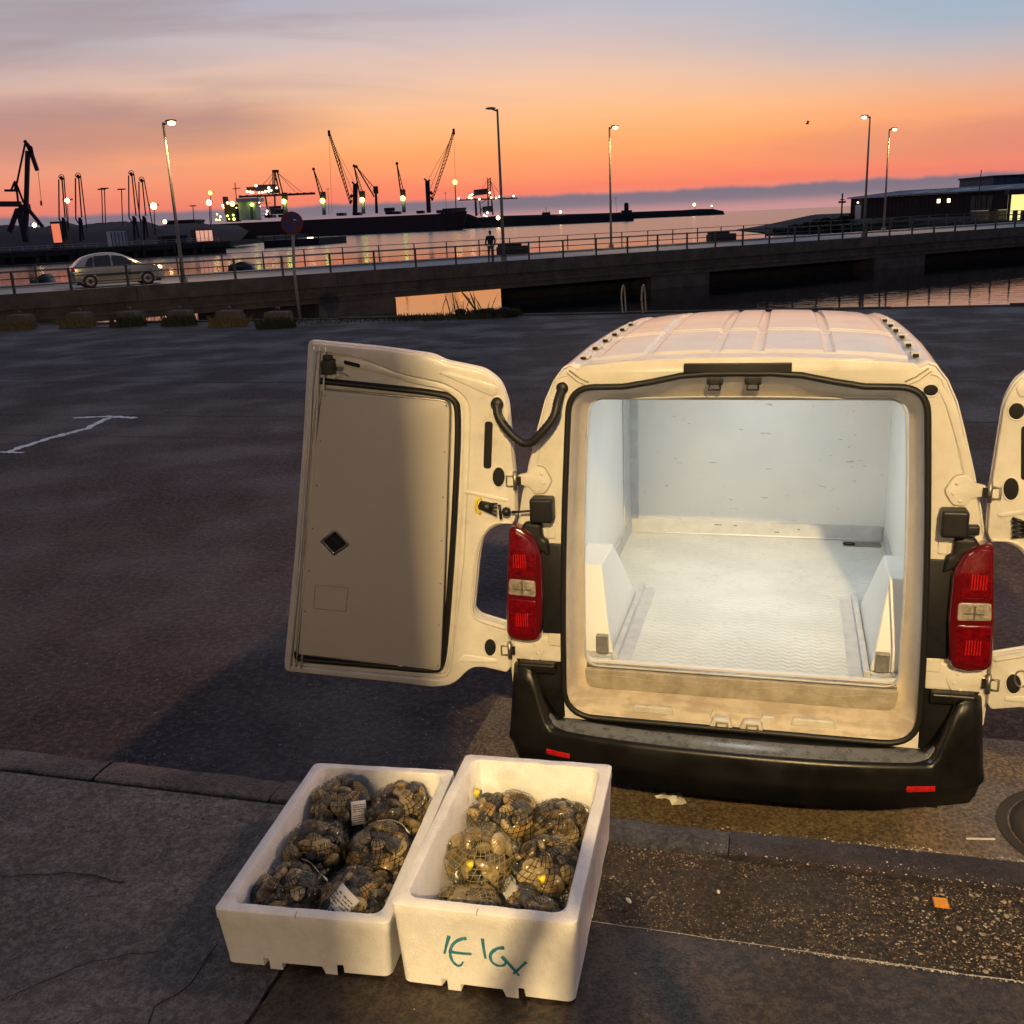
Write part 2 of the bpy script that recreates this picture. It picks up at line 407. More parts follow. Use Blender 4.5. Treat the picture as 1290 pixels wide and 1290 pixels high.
# ------------------------------------------------------------------ ground materials
def asphalt(name, base, base2, scale, speck=.0, rough=(.55, .9), bumpd=.01, bump=.5, speckcol=(.45, .42, .36), voro=0, vcol=(.3, .24, .17), pits=0, vscale=60, spk_scale=90, wet=None, tint=None):
    m = bpy.data.materials.new(name); m.use_nodes = True; t = m.node_tree; p = t.nodes['Principled BSDF']
    g = N(t, 'ShaderNodeTexCoord').outputs['Object']
    def noi(sc, det=6, ro=.6, dist=0):
        n = N(t, 'ShaderNodeTexNoise'); n.inputs['Scale'].default_value = sc; n.inputs['Detail'].default_value = det; n.inputs['Roughness'].default_value = ro
        n.inputs['Distortion'].default_value = dist; t.links.new(g, n.inputs['Vector']); return n.outputs['Fac']
    big = noi(scale, 8, .62, .6); mid = noi(scale*7, 6, .6); fine = noi(140, 3, .7); vfine = noi(420, 2, .6)
    c = mixc(t, mapr(t, big, .38, .64), (*base, 1), (*base2, 1))
    c = mixc(t, mapr(t, mid, .46, .62, 0, .55), c, (*[x*.45 for x in base], 1))
    rt_ = N(t, 'ShaderNodeMapping'); rt_.inputs['Rotation'].default_value = (0, 0, YAW); rt_.inputs['Scale'].default_value = (.35, 3.2, 1); t.links.new(g, rt_.inputs[0])
    sn = N(t, 'ShaderNodeTexNoise'); sn.inputs['Scale'].default_value = scale*4; sn.inputs['Detail'].default_value = 7; sn.inputs['Roughness'].default_value = .65; t.links.new(rt_.outputs[0], sn.inputs['Vector'])
    c = mixc(t, mapr(t, sn.outputs['Fac'], .52, .68, 0, .28), c, (*[x*1.15 for x in base2], 1)); c = mixc(t, mapr(t, sn.outputs['Fac'], .46, .32, 0, .3), c, (*[x*.4 for x in base], 1))
    if tint: c = mixc(t, mapr(t, noi(scale*2.3, 4), .5, .7, 0, .6), c, (*tint, 1))
    c = mixc(t, mapr(t, fine, .40, .60, 0, .6), c, (*[x*.35 for x in base], 1)); c = mixc(t, mapr(t, noi(52, 4, .65), .46, .58, 0, .6), c, (*[x*.35 for x in base], 1)); g3 = noi(23 if name == 'lot_asphalt' else 58, 5, .75); gk = .22 if name == 'slab_left' else .5; c = mixc(t, mapr(t, g3, .48, .60, 0, gk), c, (*[min(1, x*1.5) for x in base2], 1)); c = mixc(t, mapr(t, g3, .46, .36, 0, gk+.1), c, (*[x*.3 for x in base], 1))
    h = mth(t, 'ADD', mth(t, 'ADD', mth(t, 'MULTIPLY', fine, .5), mth(t, 'MULTIPLY', mid, 1.2)), mth(t, 'MULTIPLY', g3, 1.3))
    if voro:
        v = N(t, 'ShaderNodeTexVoronoi'); v.inputs['Scale'].default_value = vscale; t.links.new(g, v.inputs['Vector'])
        k = mapr(t, v.outputs['Distance'], .30, .18)
        rc = N(t, 'ShaderNodeSeparateColor'); t.links.new(v.outputs['Color'], rc.inputs[0])
        sel = mth(t, 'MULTIPLY', k, mapr(t, rc.outputs[0], 1-voro, 1-voro+.1))
        c = mixc(t, mth(t, 'MULTIPLY', sel, rc.outputs[1]), c, (*vcol, 1)); h = mth(t, 'ADD', h, mth(t, 'MULTIPLY', k, .8))
    if speck:
        v = N(t, 'ShaderNodeTexVoronoi'); v.inputs['Scale'].default_value = spk_scale; t.links.new(g, v.inputs['Vector'])
        rc = N(t, 'ShaderNodeSeparateColor'); t.links.new(v.outputs['Color'], rc.inputs[0])
        k = mth(t, 'MULTIPLY', mapr(t, v.outputs['Distance'], .22, .1), mapr(t, rc.outputs[0], 1-speck, 1-speck*.5))
        k = mth(t, 'MULTIPLY', k, mapr(t, noi(scale*3, 5, .7), .45, .62))
        c = mixc(t, k, c, (*speckcol, 1))
    if pits:
        n = noi(34, 3, .6); k = mapr(t, n, .36, .26)
        c = mixc(t, mth(t, 'MULTIPLY', k, pits), c, (*[x*.3 for x in base], 1)); h = mth(t, 'SUBTRACT', h, mth(t, 'MULTIPLY', k, 1.6))
    t.links.new(c, p.inputs['Base Color'])
    wetn = noi(scale*1.7, 5, .55)
    r = mapr(t, wetn, .36, .62, rough[0], rough[1]); r2 = mth(t, 'ADD', r, mth(t, 'MULTIPLY', mth(t, 'SUBTRACT', fine, .5), .35)); t.links.new(r2, p.inputs['Roughness'])
    b = N(t, 'ShaderNodeBump'); b.inputs['Strength'].default_value = bump; b.inputs['Distance'].default_value = bumpd
    t.links.new(h, b.inputs['Height']); t.links.new(b.outputs[0], p.inputs['Normal'])
    M_[name] = m
asphalt('lot_asphalt', (.058, .038, .036), (.115, .080, .070), .42, speck=.09, rough=(.60, .92), bumpd=.012, bump=.9, tint=(.10, .066, .042), spk_scale=38)
asphalt('lamplit_apron', (.13, .092, .05), (.24, .18, .10), .9, speck=.06, rough=(.35, .7), bumpd=.004, tint=(.07, .05, .03), spk_scale=80)
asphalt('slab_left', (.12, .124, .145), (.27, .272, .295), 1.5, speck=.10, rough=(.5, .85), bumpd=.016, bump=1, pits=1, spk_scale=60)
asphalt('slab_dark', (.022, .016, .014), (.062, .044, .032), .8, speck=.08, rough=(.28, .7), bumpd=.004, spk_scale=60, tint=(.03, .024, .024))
asphalt('rough_strip', (.032, .022, .017), (.075, .05, .034), 1.9, speck=.25, rough=(.4, .8), bumpd=.02, bump=1, voro=.65, vcol=(.42, .31, .20), vscale=95, spk_scale=130)
asphalt('kerb_stone_mat', (.045, .043, .052), (.085, .08, .09), 2.2, speck=.05, rough=(.3, .6), bumpd=.012, bump=.9, pits=.5)
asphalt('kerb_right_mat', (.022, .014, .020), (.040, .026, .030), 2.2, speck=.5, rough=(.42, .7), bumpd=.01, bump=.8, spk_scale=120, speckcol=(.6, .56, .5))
asphalt('quay_stone', (.028, .024, .02), (.05, .042, .034), .6, rough=(.8, .95), bumpd=.03)

# ------------------------------------------------------------------ ground, water
def sheet(name, m, P, z, tess=1):
    me = MB().add([(p[0], p[1], z) for p in P], [tuple(range(len(P)))]); return struct(name, me, m)
KE = 2.49
def slab(name, m, u0, u1, v0, v1, z0, z1, parent=None):
    a = [uv(u0, v0, z0), uv(u1, v0, z0), uv(u1, v1, z0), uv(u0, v1, z0)]
    b = [p+Vector((0, 0, z1-z0)) for p in a]
    mb = MB().hexa(a, b)
    return mb
# the lot in front of the dock, a quay slab down into the water
LE = 26.6
struct('parking_lot', slab('lot', '', -70, 60, -14, LE, -3.2, 0), 'lot_asphalt')
struct('lamplit_ground', slab('', '', -1.45, 40, 2.3, 4.7, -.05, .004), 'lamplit_apron')  # lighter brown strip of lot, lamplight behind the bumper put into its colour
# harbour water
wm = bpy.data.materials.new('harbour_water'); wm.use_nodes = True; t = wm.node_tree; p = t.nodes['Principled BSDF']
p.inputs['Base Color'].default_value = (.006, .010, .013, 1); p.inputs['IOR'].default_value = 2.3; p.inputs['Specular IOR Level'].default_value = .9
g = N(t, 'ShaderNodeTexCoord').outputs['Object']
mp = N(t, 'ShaderNodeMapping'); mp.inputs['Scale'].default_value = (.55, 1.3, 1); mp.inputs['Rotation'].default_value = (0, 0, .3); t.links.new(g, mp.inputs[0])
n1 = N(t, 'ShaderNodeTexNoise'); n1.inputs['Scale'].default_value = 1.5; n1.inputs['Detail'].default_value = 4; t.links.new(mp.outputs[0], n1.inputs['Vector'])
n2 = N(t, 'ShaderNodeTexNoise'); n2.inputs['Scale'].default_value = .06; n2.inputs['Detail'].default_value = 3; t.links.new(mp.outputs[0], n2.inputs['Vector'])
_s = N(t, 'ShaderNodeSeparateXYZ'); t.links.new(g, _s.inputs[0]); t.links.new(mapr(t, _s.outputs[1], 70, 230, .03, .20), p.inputs['Roughness'])
hh = mth(t, 'MULTIPLY', n1.outputs['Fac'], mapr(t, n2.outputs['Fac'], .35, .65, .35, 1.0))
b = N(t, 'ShaderNodeBump'); b.inputs['Strength'].default_value = .2; b.inputs['Distance'].default_value = .065; t.links.new(hh, b.inputs['Height']); t.links.new(b.outputs[0], p.inputs['Normal'])
M_['water'] = wm
WZ = -1.9
sheet('water', 'water', [(-30000, -2000), (30000, -2000), (30000, 30000), (-30000, 30000)], WZ)
sheet('seabed', 'concd', [(-31000, -2100), (31000, -2100), (31000, 31000), (-31000, 31000)], WZ-6)

# dock: left concrete slab, kerb stones, rough strip, dark slab
u_s = -1.09
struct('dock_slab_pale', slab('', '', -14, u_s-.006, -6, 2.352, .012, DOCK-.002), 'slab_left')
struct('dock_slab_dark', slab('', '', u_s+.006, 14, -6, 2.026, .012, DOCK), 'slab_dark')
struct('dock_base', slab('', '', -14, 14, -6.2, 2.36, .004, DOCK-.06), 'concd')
rs = MB(); nu = 260; nv = 12; random.seed(3)
for j in range(nv+1):
    for i in range(nu+1):
        U = u_s+.006+(14-u_s)*(i/nu)**1.6; V = 2.032+(2.364-2.032)*j/nv
        edge = .010*noise.noise(Vector((U*9, 3, 0))) if j == 0 else 0
        z = DOCK-.010+.008*noise.noise(Vector((U*4, V*6, 1)))+.004*noise.noise(Vector((U*22, V*22, 5)))
        rs.v.append(tuple(uv(U, V+edge, z)))
for j in range(nv):
    for i in range(nu):
        a = j*(nu+1)+i; rs.f.append((a, a+1, a+nu+2, a+nu+1))
struct('rough_concrete_strip', rs, 'rough_strip', True)
kerb = link('kerb', None); kerb['kind'] = 'structure'
random.seed(5); U = -9.6; k = 0
while U < 8:
    L = .62 if U < u_s else .8
    L *= random.uniform(.95, 1.05)
    me = bmesh.new(); nn = 14
    dz = random.uniform(-.004, .004); mbk = MB()
    for j, (V, dzz) in enumerate(((2.370, -.05), (2.372, -.004), (2.38, 0), (2.43, .002), (2.478, 0), (2.49, -.012), (2.492, -.82))):
        for i in range(nn+1):
            gp = .004 if U < u_s else .0015; uu = U+gp+(L-2*gp)*i/nn
            w = .006*noise.noise(Vector((uu*7, V*20, 2))); w2 = .007*noise.noise(Vector((uu*11, 9, V)))
            mbk.v.append(tuple(uv(uu, V+(w2 if j in (4, 5) else 0), max(.012, DOCK+dzz+dz+w))))
    for j in range(6):
        for i in range(nn):
            a = j*(nn+1)+i; mbk.f.append((a, a+1, a+nn+2, a+nn+1))
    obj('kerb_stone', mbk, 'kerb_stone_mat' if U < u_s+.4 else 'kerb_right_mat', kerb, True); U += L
me.free()
# cracks in the pale slab: thin sunk dark lines
def crack(name, pts, w, m, z, jit=.012, n=26, U=False):
    P = []
    pts = [Vector(q) for q in pts]
    for a, b_ in zip(pts[:-1], pts[1:]):
        for i in range(n):
            q = a.lerp(b_, i/n); s_ = 40*q.x+11*q.y
            P.append(q+Vector((noise.noise(Vector((s_*.4, 1, 0))), noise.noise(Vector((s_*.4, 7, 0))), 0))*jit)
    P.append(pts[-1]); mb = MB()
    for i, q in enumerate(P):
        d = (P[min(i+1, len(P)-1)]-P[max(i-1, 0)]).normalized(); nrm = Vector((-d.y, d.x, 0))
        ww = w*(.5+.9*abs(noise.noise(Vector((i*.37, 4, 2)))))*(1 if 0 < i < len(P)-1 else .1)
        mb.v += [tuple(q+nrm*ww+Vector((0, 0, z))), tuple(q-nrm*ww+Vector((0, 0, z)))]
    for i in range(len(P)-1): mb.f.append((2*i, 2*i+1, 2*i+3, 2*i+2))
    return struct(name, mb, m)
def dk(px, py): q = atz(px, py, DOCK); return (q.x, q.y, 0)
crack('slab_crack', [dk(0, 1105), dk(90, 1100), dk(160, 1112)], .004, 'hole', DOCK+.002)
crack('slab_crack', [dk(275, 1190), dk(240, 1240), dk(195, 1270), dk(185, 1300)], .003, 'hole', DOCK+.002)
crack('slab_crack', [dk(0, 1262), dk(60, 1235), dk(120, 1210), dk(200, 1200)], .0025, 'hole', DOCK+.002)
def lt(px, py): q = atz(px, py, 0); return (q.x, q.y, 0)
# worn white paint on the lot
M_['paint'] = mat('worn_white_paint', (.80, .78, .76), .8, var=.3, vs=12)
crack('road_marking', [lt(5, 571), lt(60, 553), lt(110, 540), lt(135, 527)], .085, 'paint', .004, .05)
crack('road_marking', [lt(92, 527), lt(135, 525), lt(172, 527)], .08, 'paint', .006, .04)
crack('road_marking', [lt(0, 570), lt(30, 571)], .05, 'paint', .008, .02)
# dark joints across the lot, parallel to the quay
for V, w_ in ((15.4, .02), (19.9, .02), (12.4, .012), (11.0, .008), (23.1, .02)):
    crack('lot_joint', [uv(-30, V), uv(-10, V), uv(0, V), uv(12, V), uv(30, V)], w_*1.3, 'hole', .003, .05, 40)
# pale scuffs near the far edge
M_['scuff'] = mat('scuffed_concrete', (.13, .115, .115), .8, col2=(.045, .038, .038), vs=4)
random.seed(11)
for i in range(16):
    U = random.uniform(-14, 1); V = random.uniform(24.6, 26.1)-(abs(U+5)*.03)
    crack('worn_patch', [uv(U, V), uv(U+random.uniform(.8, 2.6), V+random.uniform(-.12, .12))], random.uniform(.03, .10), 'scuff', .004+.0006*i, .15, 10)
crack('worn_patch', [lt(20, 420), lt(60, 414), lt(140, 412)], .05, 'scuff', .015, .1)
# manhole cover at the right
mh = atz(1372, 1052, 0); t_ = thing('manhole_cover', 'round iron manhole cover beside the van bumper at the right', 'manhole cover', (mh.x, mh.y, 0))
obj('frame_ring', MB().loft([[(r*math.cos(a*PI/20), r*math.sin(a*PI/20), z) for a in range(40)] for r, z in ((.34, 0), (.34, .008), (.30, .008), (.295, .002))]), 'steel_dark' if 'steel_dark' in M_ else 'concd', t_)
obj('lid', MB().loft([[(r*math.cos(a*PI/20), r*math.sin(a*PI/20), z) for a in range(40)] for r, z in ((.29, .001), (.288, .010), (.22, .010), (.215, .006), (.10, .006), (.095, .010), (.001, .010))]), 'concd', t_, True)
obj('lifting_hole', MB().box((-.235, -.015, .0102), (-.195, .012, .012)), 'hole', t_)

# debris: pale shell and salt specks, embedded pebbles
def pebbles(n, pick, smin, smax, name, m, label, flat=.5):
    mb = MB()
    for _ in range(n):
        x, y, z = pick(); s_ = random.uniform(smin, smax)*(random.random()**1.5*.9+.35); a0 = random.uniform(0, PI); el = random.uniform(.45, 1)
        vs = []
        k = 5
        for i in range(k):
            a = 2*PI*i/k; r = s_*random.uniform(.7, 1.1); vx_ = r*math.cos(a); vy_ = r*el*math.sin(a)
            vs.append((x+vx_*math.cos(a0)-vy_*math.sin(a0), y+vx_*math.sin(a0)+vy_*math.cos(a0), z))
        vs.append((x, y, z+s_*flat))
        mb.add(vs, [(i, (i+1) % k, k) for i in range(k)])
    o = obj(name, mb, m); return stuff(o, label)
random.seed(21)
M_['speck'] = mat('pale_speck', (.45, .42, .37), .7, var=.3, vs=50)
M_['pebble'] = mat('pebble', (.20, .155, .105), .65, col2=(.46, .40, .31), vs=40)
def pk_strip():
    U = u_s+.1+random.random()**.8*2.9; V = random.uniform(2.04, 2.36); q = uv(U, V, DOCK-.009); return q
def pk_strip_r():
    U = .35+random.random()**.7*1.2; V = random.uniform(2.04, 2.34); q = uv(U, V, DOCK-.008); return q
pebbles(5200, pk_strip, .0016, .0042, 'gravel', 'pebble', 'fine pale grit set in the rough concrete strip')
pebbles(900, pk_strip_r, .0035, .0095, 'pebbles', 'pebble', 'larger pale pebbles set in the rough strip at the right', .35)
M_['grit'] = mat('brown_grit', (.07, .045, .03), .7, col2=(.20, .14, .09), vs=60)
pebbles(9000, pk_strip, .0016, .0046, 'gravel', 'grit', 'brown grit of the rough concrete strip', .6)
def pk_edge():
    U = random.gauss(.45, .35); V = random.choice((2.484, 2.484, 2.37, 2.40))+random.gauss(0, .006); return uv(U, V, DOCK+.002)
pebbles(620, pk_edge, .0014, .0048, 'salt_crumbs', 'speck', 'white crumbs along the kerb edge by the van')
def pk_seam():
    U = random.gauss(.28, .16); return uv(U, 2.027+random.gauss(0, .003), DOCK+.001)
pebbles(420, pk_seam, .0012, .0038, 'salt_crumbs', 'speck', 'white crumbs along the seam of the dark slab')
crack('seam_line', [uv(u_s, 2.029, 0), uv(0, 2.028, 0), uv(1.2, 2.027, 0)], .0018, 'speck', DOCK+.0025, .004)
def pk_lot():
    if random.random() < .55:
        a = random.gauss(-.9, .9); b_ = 3.4+abs(random.gauss(0, 1.6))
    else: a = random.uniform(-7, 3); b_ = 4+random.random()**2*12
    q = uv(a, b_, .001); return q
pebbles(3200, pk_lot, .0022, .0065, 'lot_specks', 'speck', 'white shell specks scattered over the dark lot', .3)
def pk_cl():
    return uv(-2.9+random.gauss(0, .13), 3.55+random.gauss(0, .22), .001)
pebbles(260, pk_cl, .002, .006, 'shell_crumbs', 'speck', 'cluster of white shell crumbs at the left by the kerb', .3)
def pk_dock(): return uv(random.uniform(-3, 2.5), random.uniform(1.2, 2.3), DOCK+.001) if random.random() < .6 else uv(random.uniform(-.3, .8), random.uniform(1.4, 2.02), DOCK+.001)
pebbles(110, pk_dock, .001, .003, 'dock_specks', 'speck', 'small white specks on the dock slabs')
# litter
q = atz(846, 1007, 0)
mb = MB(); random.seed(4)
for cx, cy, r in ((-.035, .01, .035), (.0, .0, .03), (.025, -.03, .04), (.03, .015, .025)):
    P = [(cx+r*random.uniform(.6, 1.15)*math.cos(a*PI/5), cy+r*random.uniform(.5, 1)*math.sin(a*PI/5), .004+random.uniform(0, .016)) for a in range(10)]
    mb.add(P+[(cx, cy, .02)], [(i, (i+1) % 10, 10) for i in range(10)])
o = obj('paper_tissue', mb, 'paper'); o.location = q; tag(o, 'crumpled pale tissue lying on the wet lot behind the bumper', 'litter')
q = atz(1235, 1058, 0); o = obj('wooden_stick', MB().box((-.055, -.005, 0), (.055, .005, .006)), 'paper'); o.location = q; o.rotation_euler.z = -.1; tag(o, 'thin pale stick lying on the lot near the manhole cover', 'litter')
q = atz(1185, 1137, DOCK); o = obj('plastic_piece', MB().box((-.017, -.015, -.004), (.017, .015, .003)), 'orange', bevel=.001); o.location = q; o.rotation_euler = (.08, .05, -.2); tag(o, 'small square piece of orange plastic on the rough concrete strip', 'litter')
for px, py, lb in ((792, 1133, 'white shell fragment on the rough strip near the right polystyrene box'), (1186, 1079, 'white shell fragment by the kerb at the right'), (905, 1122, 'small white shell fragment in the middle of the rough strip')):
    q = atz(px, py, DOCK); mb = MB().sphere((0, 0, 0), .011, 7, 5, (.6, 1, .4)); o = obj('shell_fragment', mb, 'white'); o.location = q+Vector((0, 0, -.003)); o.rotation_euler = (.3, .2, random.uniform(0, 3)); o.scale = (.6 if px == 905 else .9,)*3; tag(o, lb, 'shell')

# added shade wall and photographer behind the camera (they throw the shadows on the quay)
o = obj('shade_wall', MB().box((-16, -.22, 0), (-.48, 0, 6.4)), 'conc'); o.location = (0, -1.6, DOCK); tag(o, 'blank wall added unseen behind the dock to shade its left side', 'wall')
wl_ = thing('wall_lamp', 'warm fill lamp added on the shade wall behind the dock', 'lamp', (-1.5, -1.82, DOCK+1.75))  # added fill light, brightens the box fronts and door left dim
obj('fill_housing', MB().box((-.38, .225, -.12), (.38, .30, .12)), 'post', wl_, bevel=.02); obj('lamp_glass', MB().box((-.35, .3005, -.09), (.35, .34, .09)), 'lampw', wl_)
l_ = light('lamp_light', 'AREA', (0, .36, 0), 46, (1, .68, .34), wl_, size=.75); l_.rotation_euler = (Vector((.7, 5.2, -.6))).to_track_quat('-Z', 'Y').to_euler()
def skin_body(name, m, chains, parent=None, sub=2):
    'chains: dict id->(pos,r); edges'
    V_, E_ = chains
    me = bpy.data.meshes.new(name); ids = list(V_); me.from_pydata([V_[i][0] for i in ids], [(ids.index(a), ids.index(b)) for a, b in E_], [])
    o = link(name, me, parent); sk = o.modifiers.new('skin', 'SKIN'); sk.use_smooth_shade = True
    for i, d in zip(ids, me.skin_vertices[0].data): r = V_[i][1]; d.radius = r if isinstance(r, tuple) else (r, r)
    me.skin_vertices[0].data[0].use_root = True
    s_ = o.modifiers.new('sub', 'SUBSURF'); s_.levels = sub; s_.render_levels = sub
    me.materials.append(M_[m]); return o
def person(label, loc, rz, phone=False, cat='person', jacket='person1'):
    t = thing('person', label, cat, loc, rz)
    if phone:
        arm = {'sr': ((.19, 0, 1.40), .06), 'er': ((.27, .16, 1.22), .047), 'wr': ((.10, .36, 1.50), .032), 'hr': ((.06, .38, 1.57), .034),
               'sl': ((-.19, 0, 1.40), .06), 'el': ((-.27, .16, 1.22), .047), 'wl': ((-.10, .36, 1.50), .032), 'hl': ((-.06, .38, 1.57), .034)}
    else:
        arm = {'sr': ((.19, 0, 1.40), .065), 'er': ((.27, -.02, 1.14), .052), 'wr': ((.24, .10, .95), .045), 'hr': ((.19, .14, .92), .04),
               'sl': ((-.19, 0, 1.40), .065), 'el': ((-.27, -.02, 1.14), .052), 'wl': ((-.24, .10, .95), .045), 'hl': ((-.19, .14, .92), .04)}
    up = {'p': ((0, 0, .95), (.17, .12)), 'w': ((0, .01, 1.12), (.165, .12)), 'c': ((0, 0, 1.30), (.20, .13)), 'n': ((0, 0, 1.46), .07), **arm}
    skin_body('jacket', jacket, (up, [('p', 'w'), ('w', 'c'), ('c', 'n'), ('c', 'sr'), ('sr', 'er'), ('er', 'wr'), ('wr', 'hr'), ('c', 'sl'), ('sl', 'el'), ('el', 'wl'), ('wl', 'hl')]), t)
    lg = {'p': ((0, 0, .93), (.155, .115))}; E_ = []
    for s_, k in ((-1, 'l'), (1, 'r')):
        lg['h'+k] = ((s_*.10, 0, .84), .095); lg['k'+k] = ((s_*.12, .02, .48), .062); lg['a'+k] = ((s_*.13, -.01, .09), .045); lg['t'+k] = ((s_*.15, .15, .045), .038)
        E_ += [('p', 'h'+k), ('h'+k, 'k'+k), ('k'+k, 'a'+k), ('a'+k, 't'+k)]
    skin_body('trousers', 'trous', (lg, E_), t)
    hd = skin_body('head', 'skin' if phone else jacket, ({'n': ((0, 0, 1.47), .055), 'j': ((0, .02, 1.57), (.072, .085)), 'f': ((0, .01, 1.66), (.082, .10)), 'c': ((0, 0, 1.73), (.07, .085))}, [('n', 'j'), ('j', 'f'), ('f', 'c')]), t)
    return t
person('person in a dark jacket standing on the dock holding up a phone', (-.02, -.43, DOCK), 0, True)
pt = thing('phone', 'dark phone held up in both hands of the person on the dock', 'phone', (-.02, -.03, DOCK+1.60)); obj('phone_body', MB().box((-.037, -.004, -.075), (.037, .004, .075)), 'black', pt, bevel=.003)

# ------------------------------------------------------------------ polystyrene boxes
def fish_box(label, cx, cy, rz, w, l, h, wall, writing=False):
    t = thing('polystyrene_box', label, 'box', (cx, cy, DOCK), rz, 'polystyrene boxes of clams on the dock')
    tp = .010
    def rr(hw, hl, z, r, extra=None):
        # dense perimeter, starts at front-left going +x
        P = []
        n = 40
        segs = [((-hw, -hl), (hw, -hl)), ((hw, -hl), (hw, hl)), ((hw, hl), (-hw, hl)), ((-hw, hl), (-hw, -hl))]
        for i, (a, b_) in enumerate(segs):
            a = Vector(a); b_ = Vector(b_); d = (b_-a); L_ = d.length; d.normalize()
            cuts = cutsx if i % 2 == 0 else cutsy
            for c in cuts: P.append(a+d*(r+(L_-2*r)*c))
            nr = Vector((d.y, -d.x)); c0 = b_-d*r-nr*r if False else b_-d*r+Vector((-d.y, d.x))*r
            for k in range(1, 5):
                an = PI/2*k/5; P.append(c0+Vector((d.y, -d.x))*r*math.cos(an)+d*r*math.sin(an))
        return P
    nx = [.22, .2401, .27, .2901, .66, .6801, .71, .7301]
    base = sorted([0, .1, .4, .5, .6, .85, 1]+[.205, .2051, .245, .2451, .33, .3301, .62, .6201, .70, .7001, .745, .7451])
    cutsx = base; cutsy = [0, .15, .3, .3001, .45, .4501, .6, .75, .7501, .85, .8501, 1]
    def bot(i, c):
        # bottom edge height: feet between notches
        if i % 2 == 0:
            if .205 < c < .2452 and c not in (.205, .2451): return .032
            if .70 < c < .7452 and c not in (.70, .7451): return .034
            if .2451 <= c <= .33 or .62 <= c <= .70: return -.0001+0
            if .33 < c < .62: return .019
            return .008 if c < .21 or c > .74 else .004
        return .012 if (.3001 <= c <= .45 or .75 < c < .8502) else .004
    hw = w/2; hl = l/2
    def loop(ins, z, r, b_=False):
        P = rr(hw-ins, hl-ins, z, r); out = []
        idx = 0
        for i in range(4):
            cuts = cutsx if i % 2 == 0 else cutsy
            for c in cuts:
                p = P[idx]; idx += 1; out.append((p.x, p.y, (bot(i, c)+.001) if b_ else z))
            for k in range(4):
                p = P[idx]; idx += 1; out.append((p.x, p.y, .009 if b_ else z))
        return out
    jit = lambda L_, a: [(x+a*noise.noise(Vector((x*22, y*22, z*9))), y+a*noise.noise(Vector((x*22, y*22+5, z*9))), z+a*noise.noise(Vector((x*20, y*20, 8)))) for x, y, z in L_]
    rim = wall
    loops = [loop(tp+.03, .024, .02), loop(tp, 0, .018, True), loop(tp*.9, .030, .018), jit(loop(.002, h-.03, .013), .0010), jit(loop(0, h-.026, .013), .0010), jit(loop(0, h-.003, .013), .0012), jit(loop(.0035, h, .013), .0013),
             jit(loop(rim-.003, h, .030), .0014), jit(loop(rim, h-.004, .030), .001), loop(rim+.006, .06, .035), loop(rim+.014, .034, .03), loop(hw*.8, .032, .01)]
    mb = MB().loft(loops)
    n = len(loops[0]); mb.f.append(tuple((len(loops)-1)*n+k for k in range(n))); mb.f.append(tuple(reversed(range(n))))
    o = obj('box_shell', mb, 'poly', t, True)
    for e_ in o.data.edges: pass
    es = o.modifiers.new('es', 'EDGE_SPLIT'); es.split_angle = rad(42)
    # small breaks on the front rim
    obj('rim_chip', MB().box((-.0115, -hl-.0004, h-.008), (-.0095, -hl+.012, h+.0012)), 'dirt', t)
    if writing:
        k = 1/ (2.58*575)   # metres per zoomed pixel
        y = -hl+tp*.35
        def st(pts, r=.0033):
            P = [((x-873)*.000735, (300-z_)*.000735+.066) for x, z_ in pts]
            P = chaikin(P, 2, False); mbw = MB()
            for i, (x, z_) in enumerate(P):
                a = P[max(0, i-1)]; b_ = P[min(len(P)-1, i+1)]; d = Vector((b_[0]-a[0], b_[1]-a[1])); d.normalize(); nn_ = Vector((-d.y, d.x))*r*(1.3-.6*i/len(P)+.35*noise.noise(Vector((i*.5, x*30, 1))))
                yy = -hl+.0025-.0085*(1-z_/h)*-1*1.0 - .0035
                yy = -hl+tp*(1-(z_)/h)*.92-.0012
                mbw.v += [(x+nn_.x, yy, z_+nn_.y), (x-nn_.x, yy, z_-nn_.y)]
            for i in range(len(P)-1): mbw.f.append((2*i, 2*i+2, 2*i+3, 2*i+1))
            return mbw
        wr = MB()
        for s_ in ([(768, 182), (758, 215), (748, 252)], [(822, 184), (800, 190), (776, 212), (766, 240), (768, 270), (782, 290), (796, 290), (806, 272)], [(762, 240), (795, 243), (834, 240)],
                   [(871, 178), (872, 212), (876, 252)], [(936, 203), (912, 208), (890, 232), (892, 260), (912, 274), (934, 268), (938, 252)], [(926, 236), (948, 262), (976, 300)], [(1000, 246), (982, 268), (958, 296)]):
            m2 = st(s_); wr.add(m2.v, m2.f)
        obj('marker_writing', wr, 'teal', t)
        # faded red side print on the right flank
        random.seed(9); pr = MB()
        for i in range(13):
            yy = -hl+.06+i*(l-.13)/12+random.uniform(-.006, .006); z0 = .03+random.random()*.03; z1 = h-.03-random.random()*.03
            xx = hw+.0008
            P = [(yy+.006*noise.noise(Vector((i*3, z_*20, 0))), z0+(z1-z0)*z_/8) for z_ in range(9)]
            ww = random.uniform(.0015, .004)
            v0 = []
            for (a, z_) in P:
                xs = hw+.0009-tp*(1-z_/h)*.9; v0 += [(xs, a-ww, z_), (xs, a+ww, z_)]
            pr.add(v0, [(2*j, 2*j+1, 2*j+3, 2*j+2) for j in range(8)])
        obj('side_print', pr, 'redprint', t)
    return t
B1 = (-.462, 2.246, -rad(10.6), .418, .650, .163); B2_ = (-.032, 2.148, -rad(13.0), .412, .650, .222)
fish_box('low white polystyrene box of netted clams, left of the two', *B1, .028)
fish_box('taller white polystyrene box with teal marker writing on its front, right of the two', *B2_, .030, True)

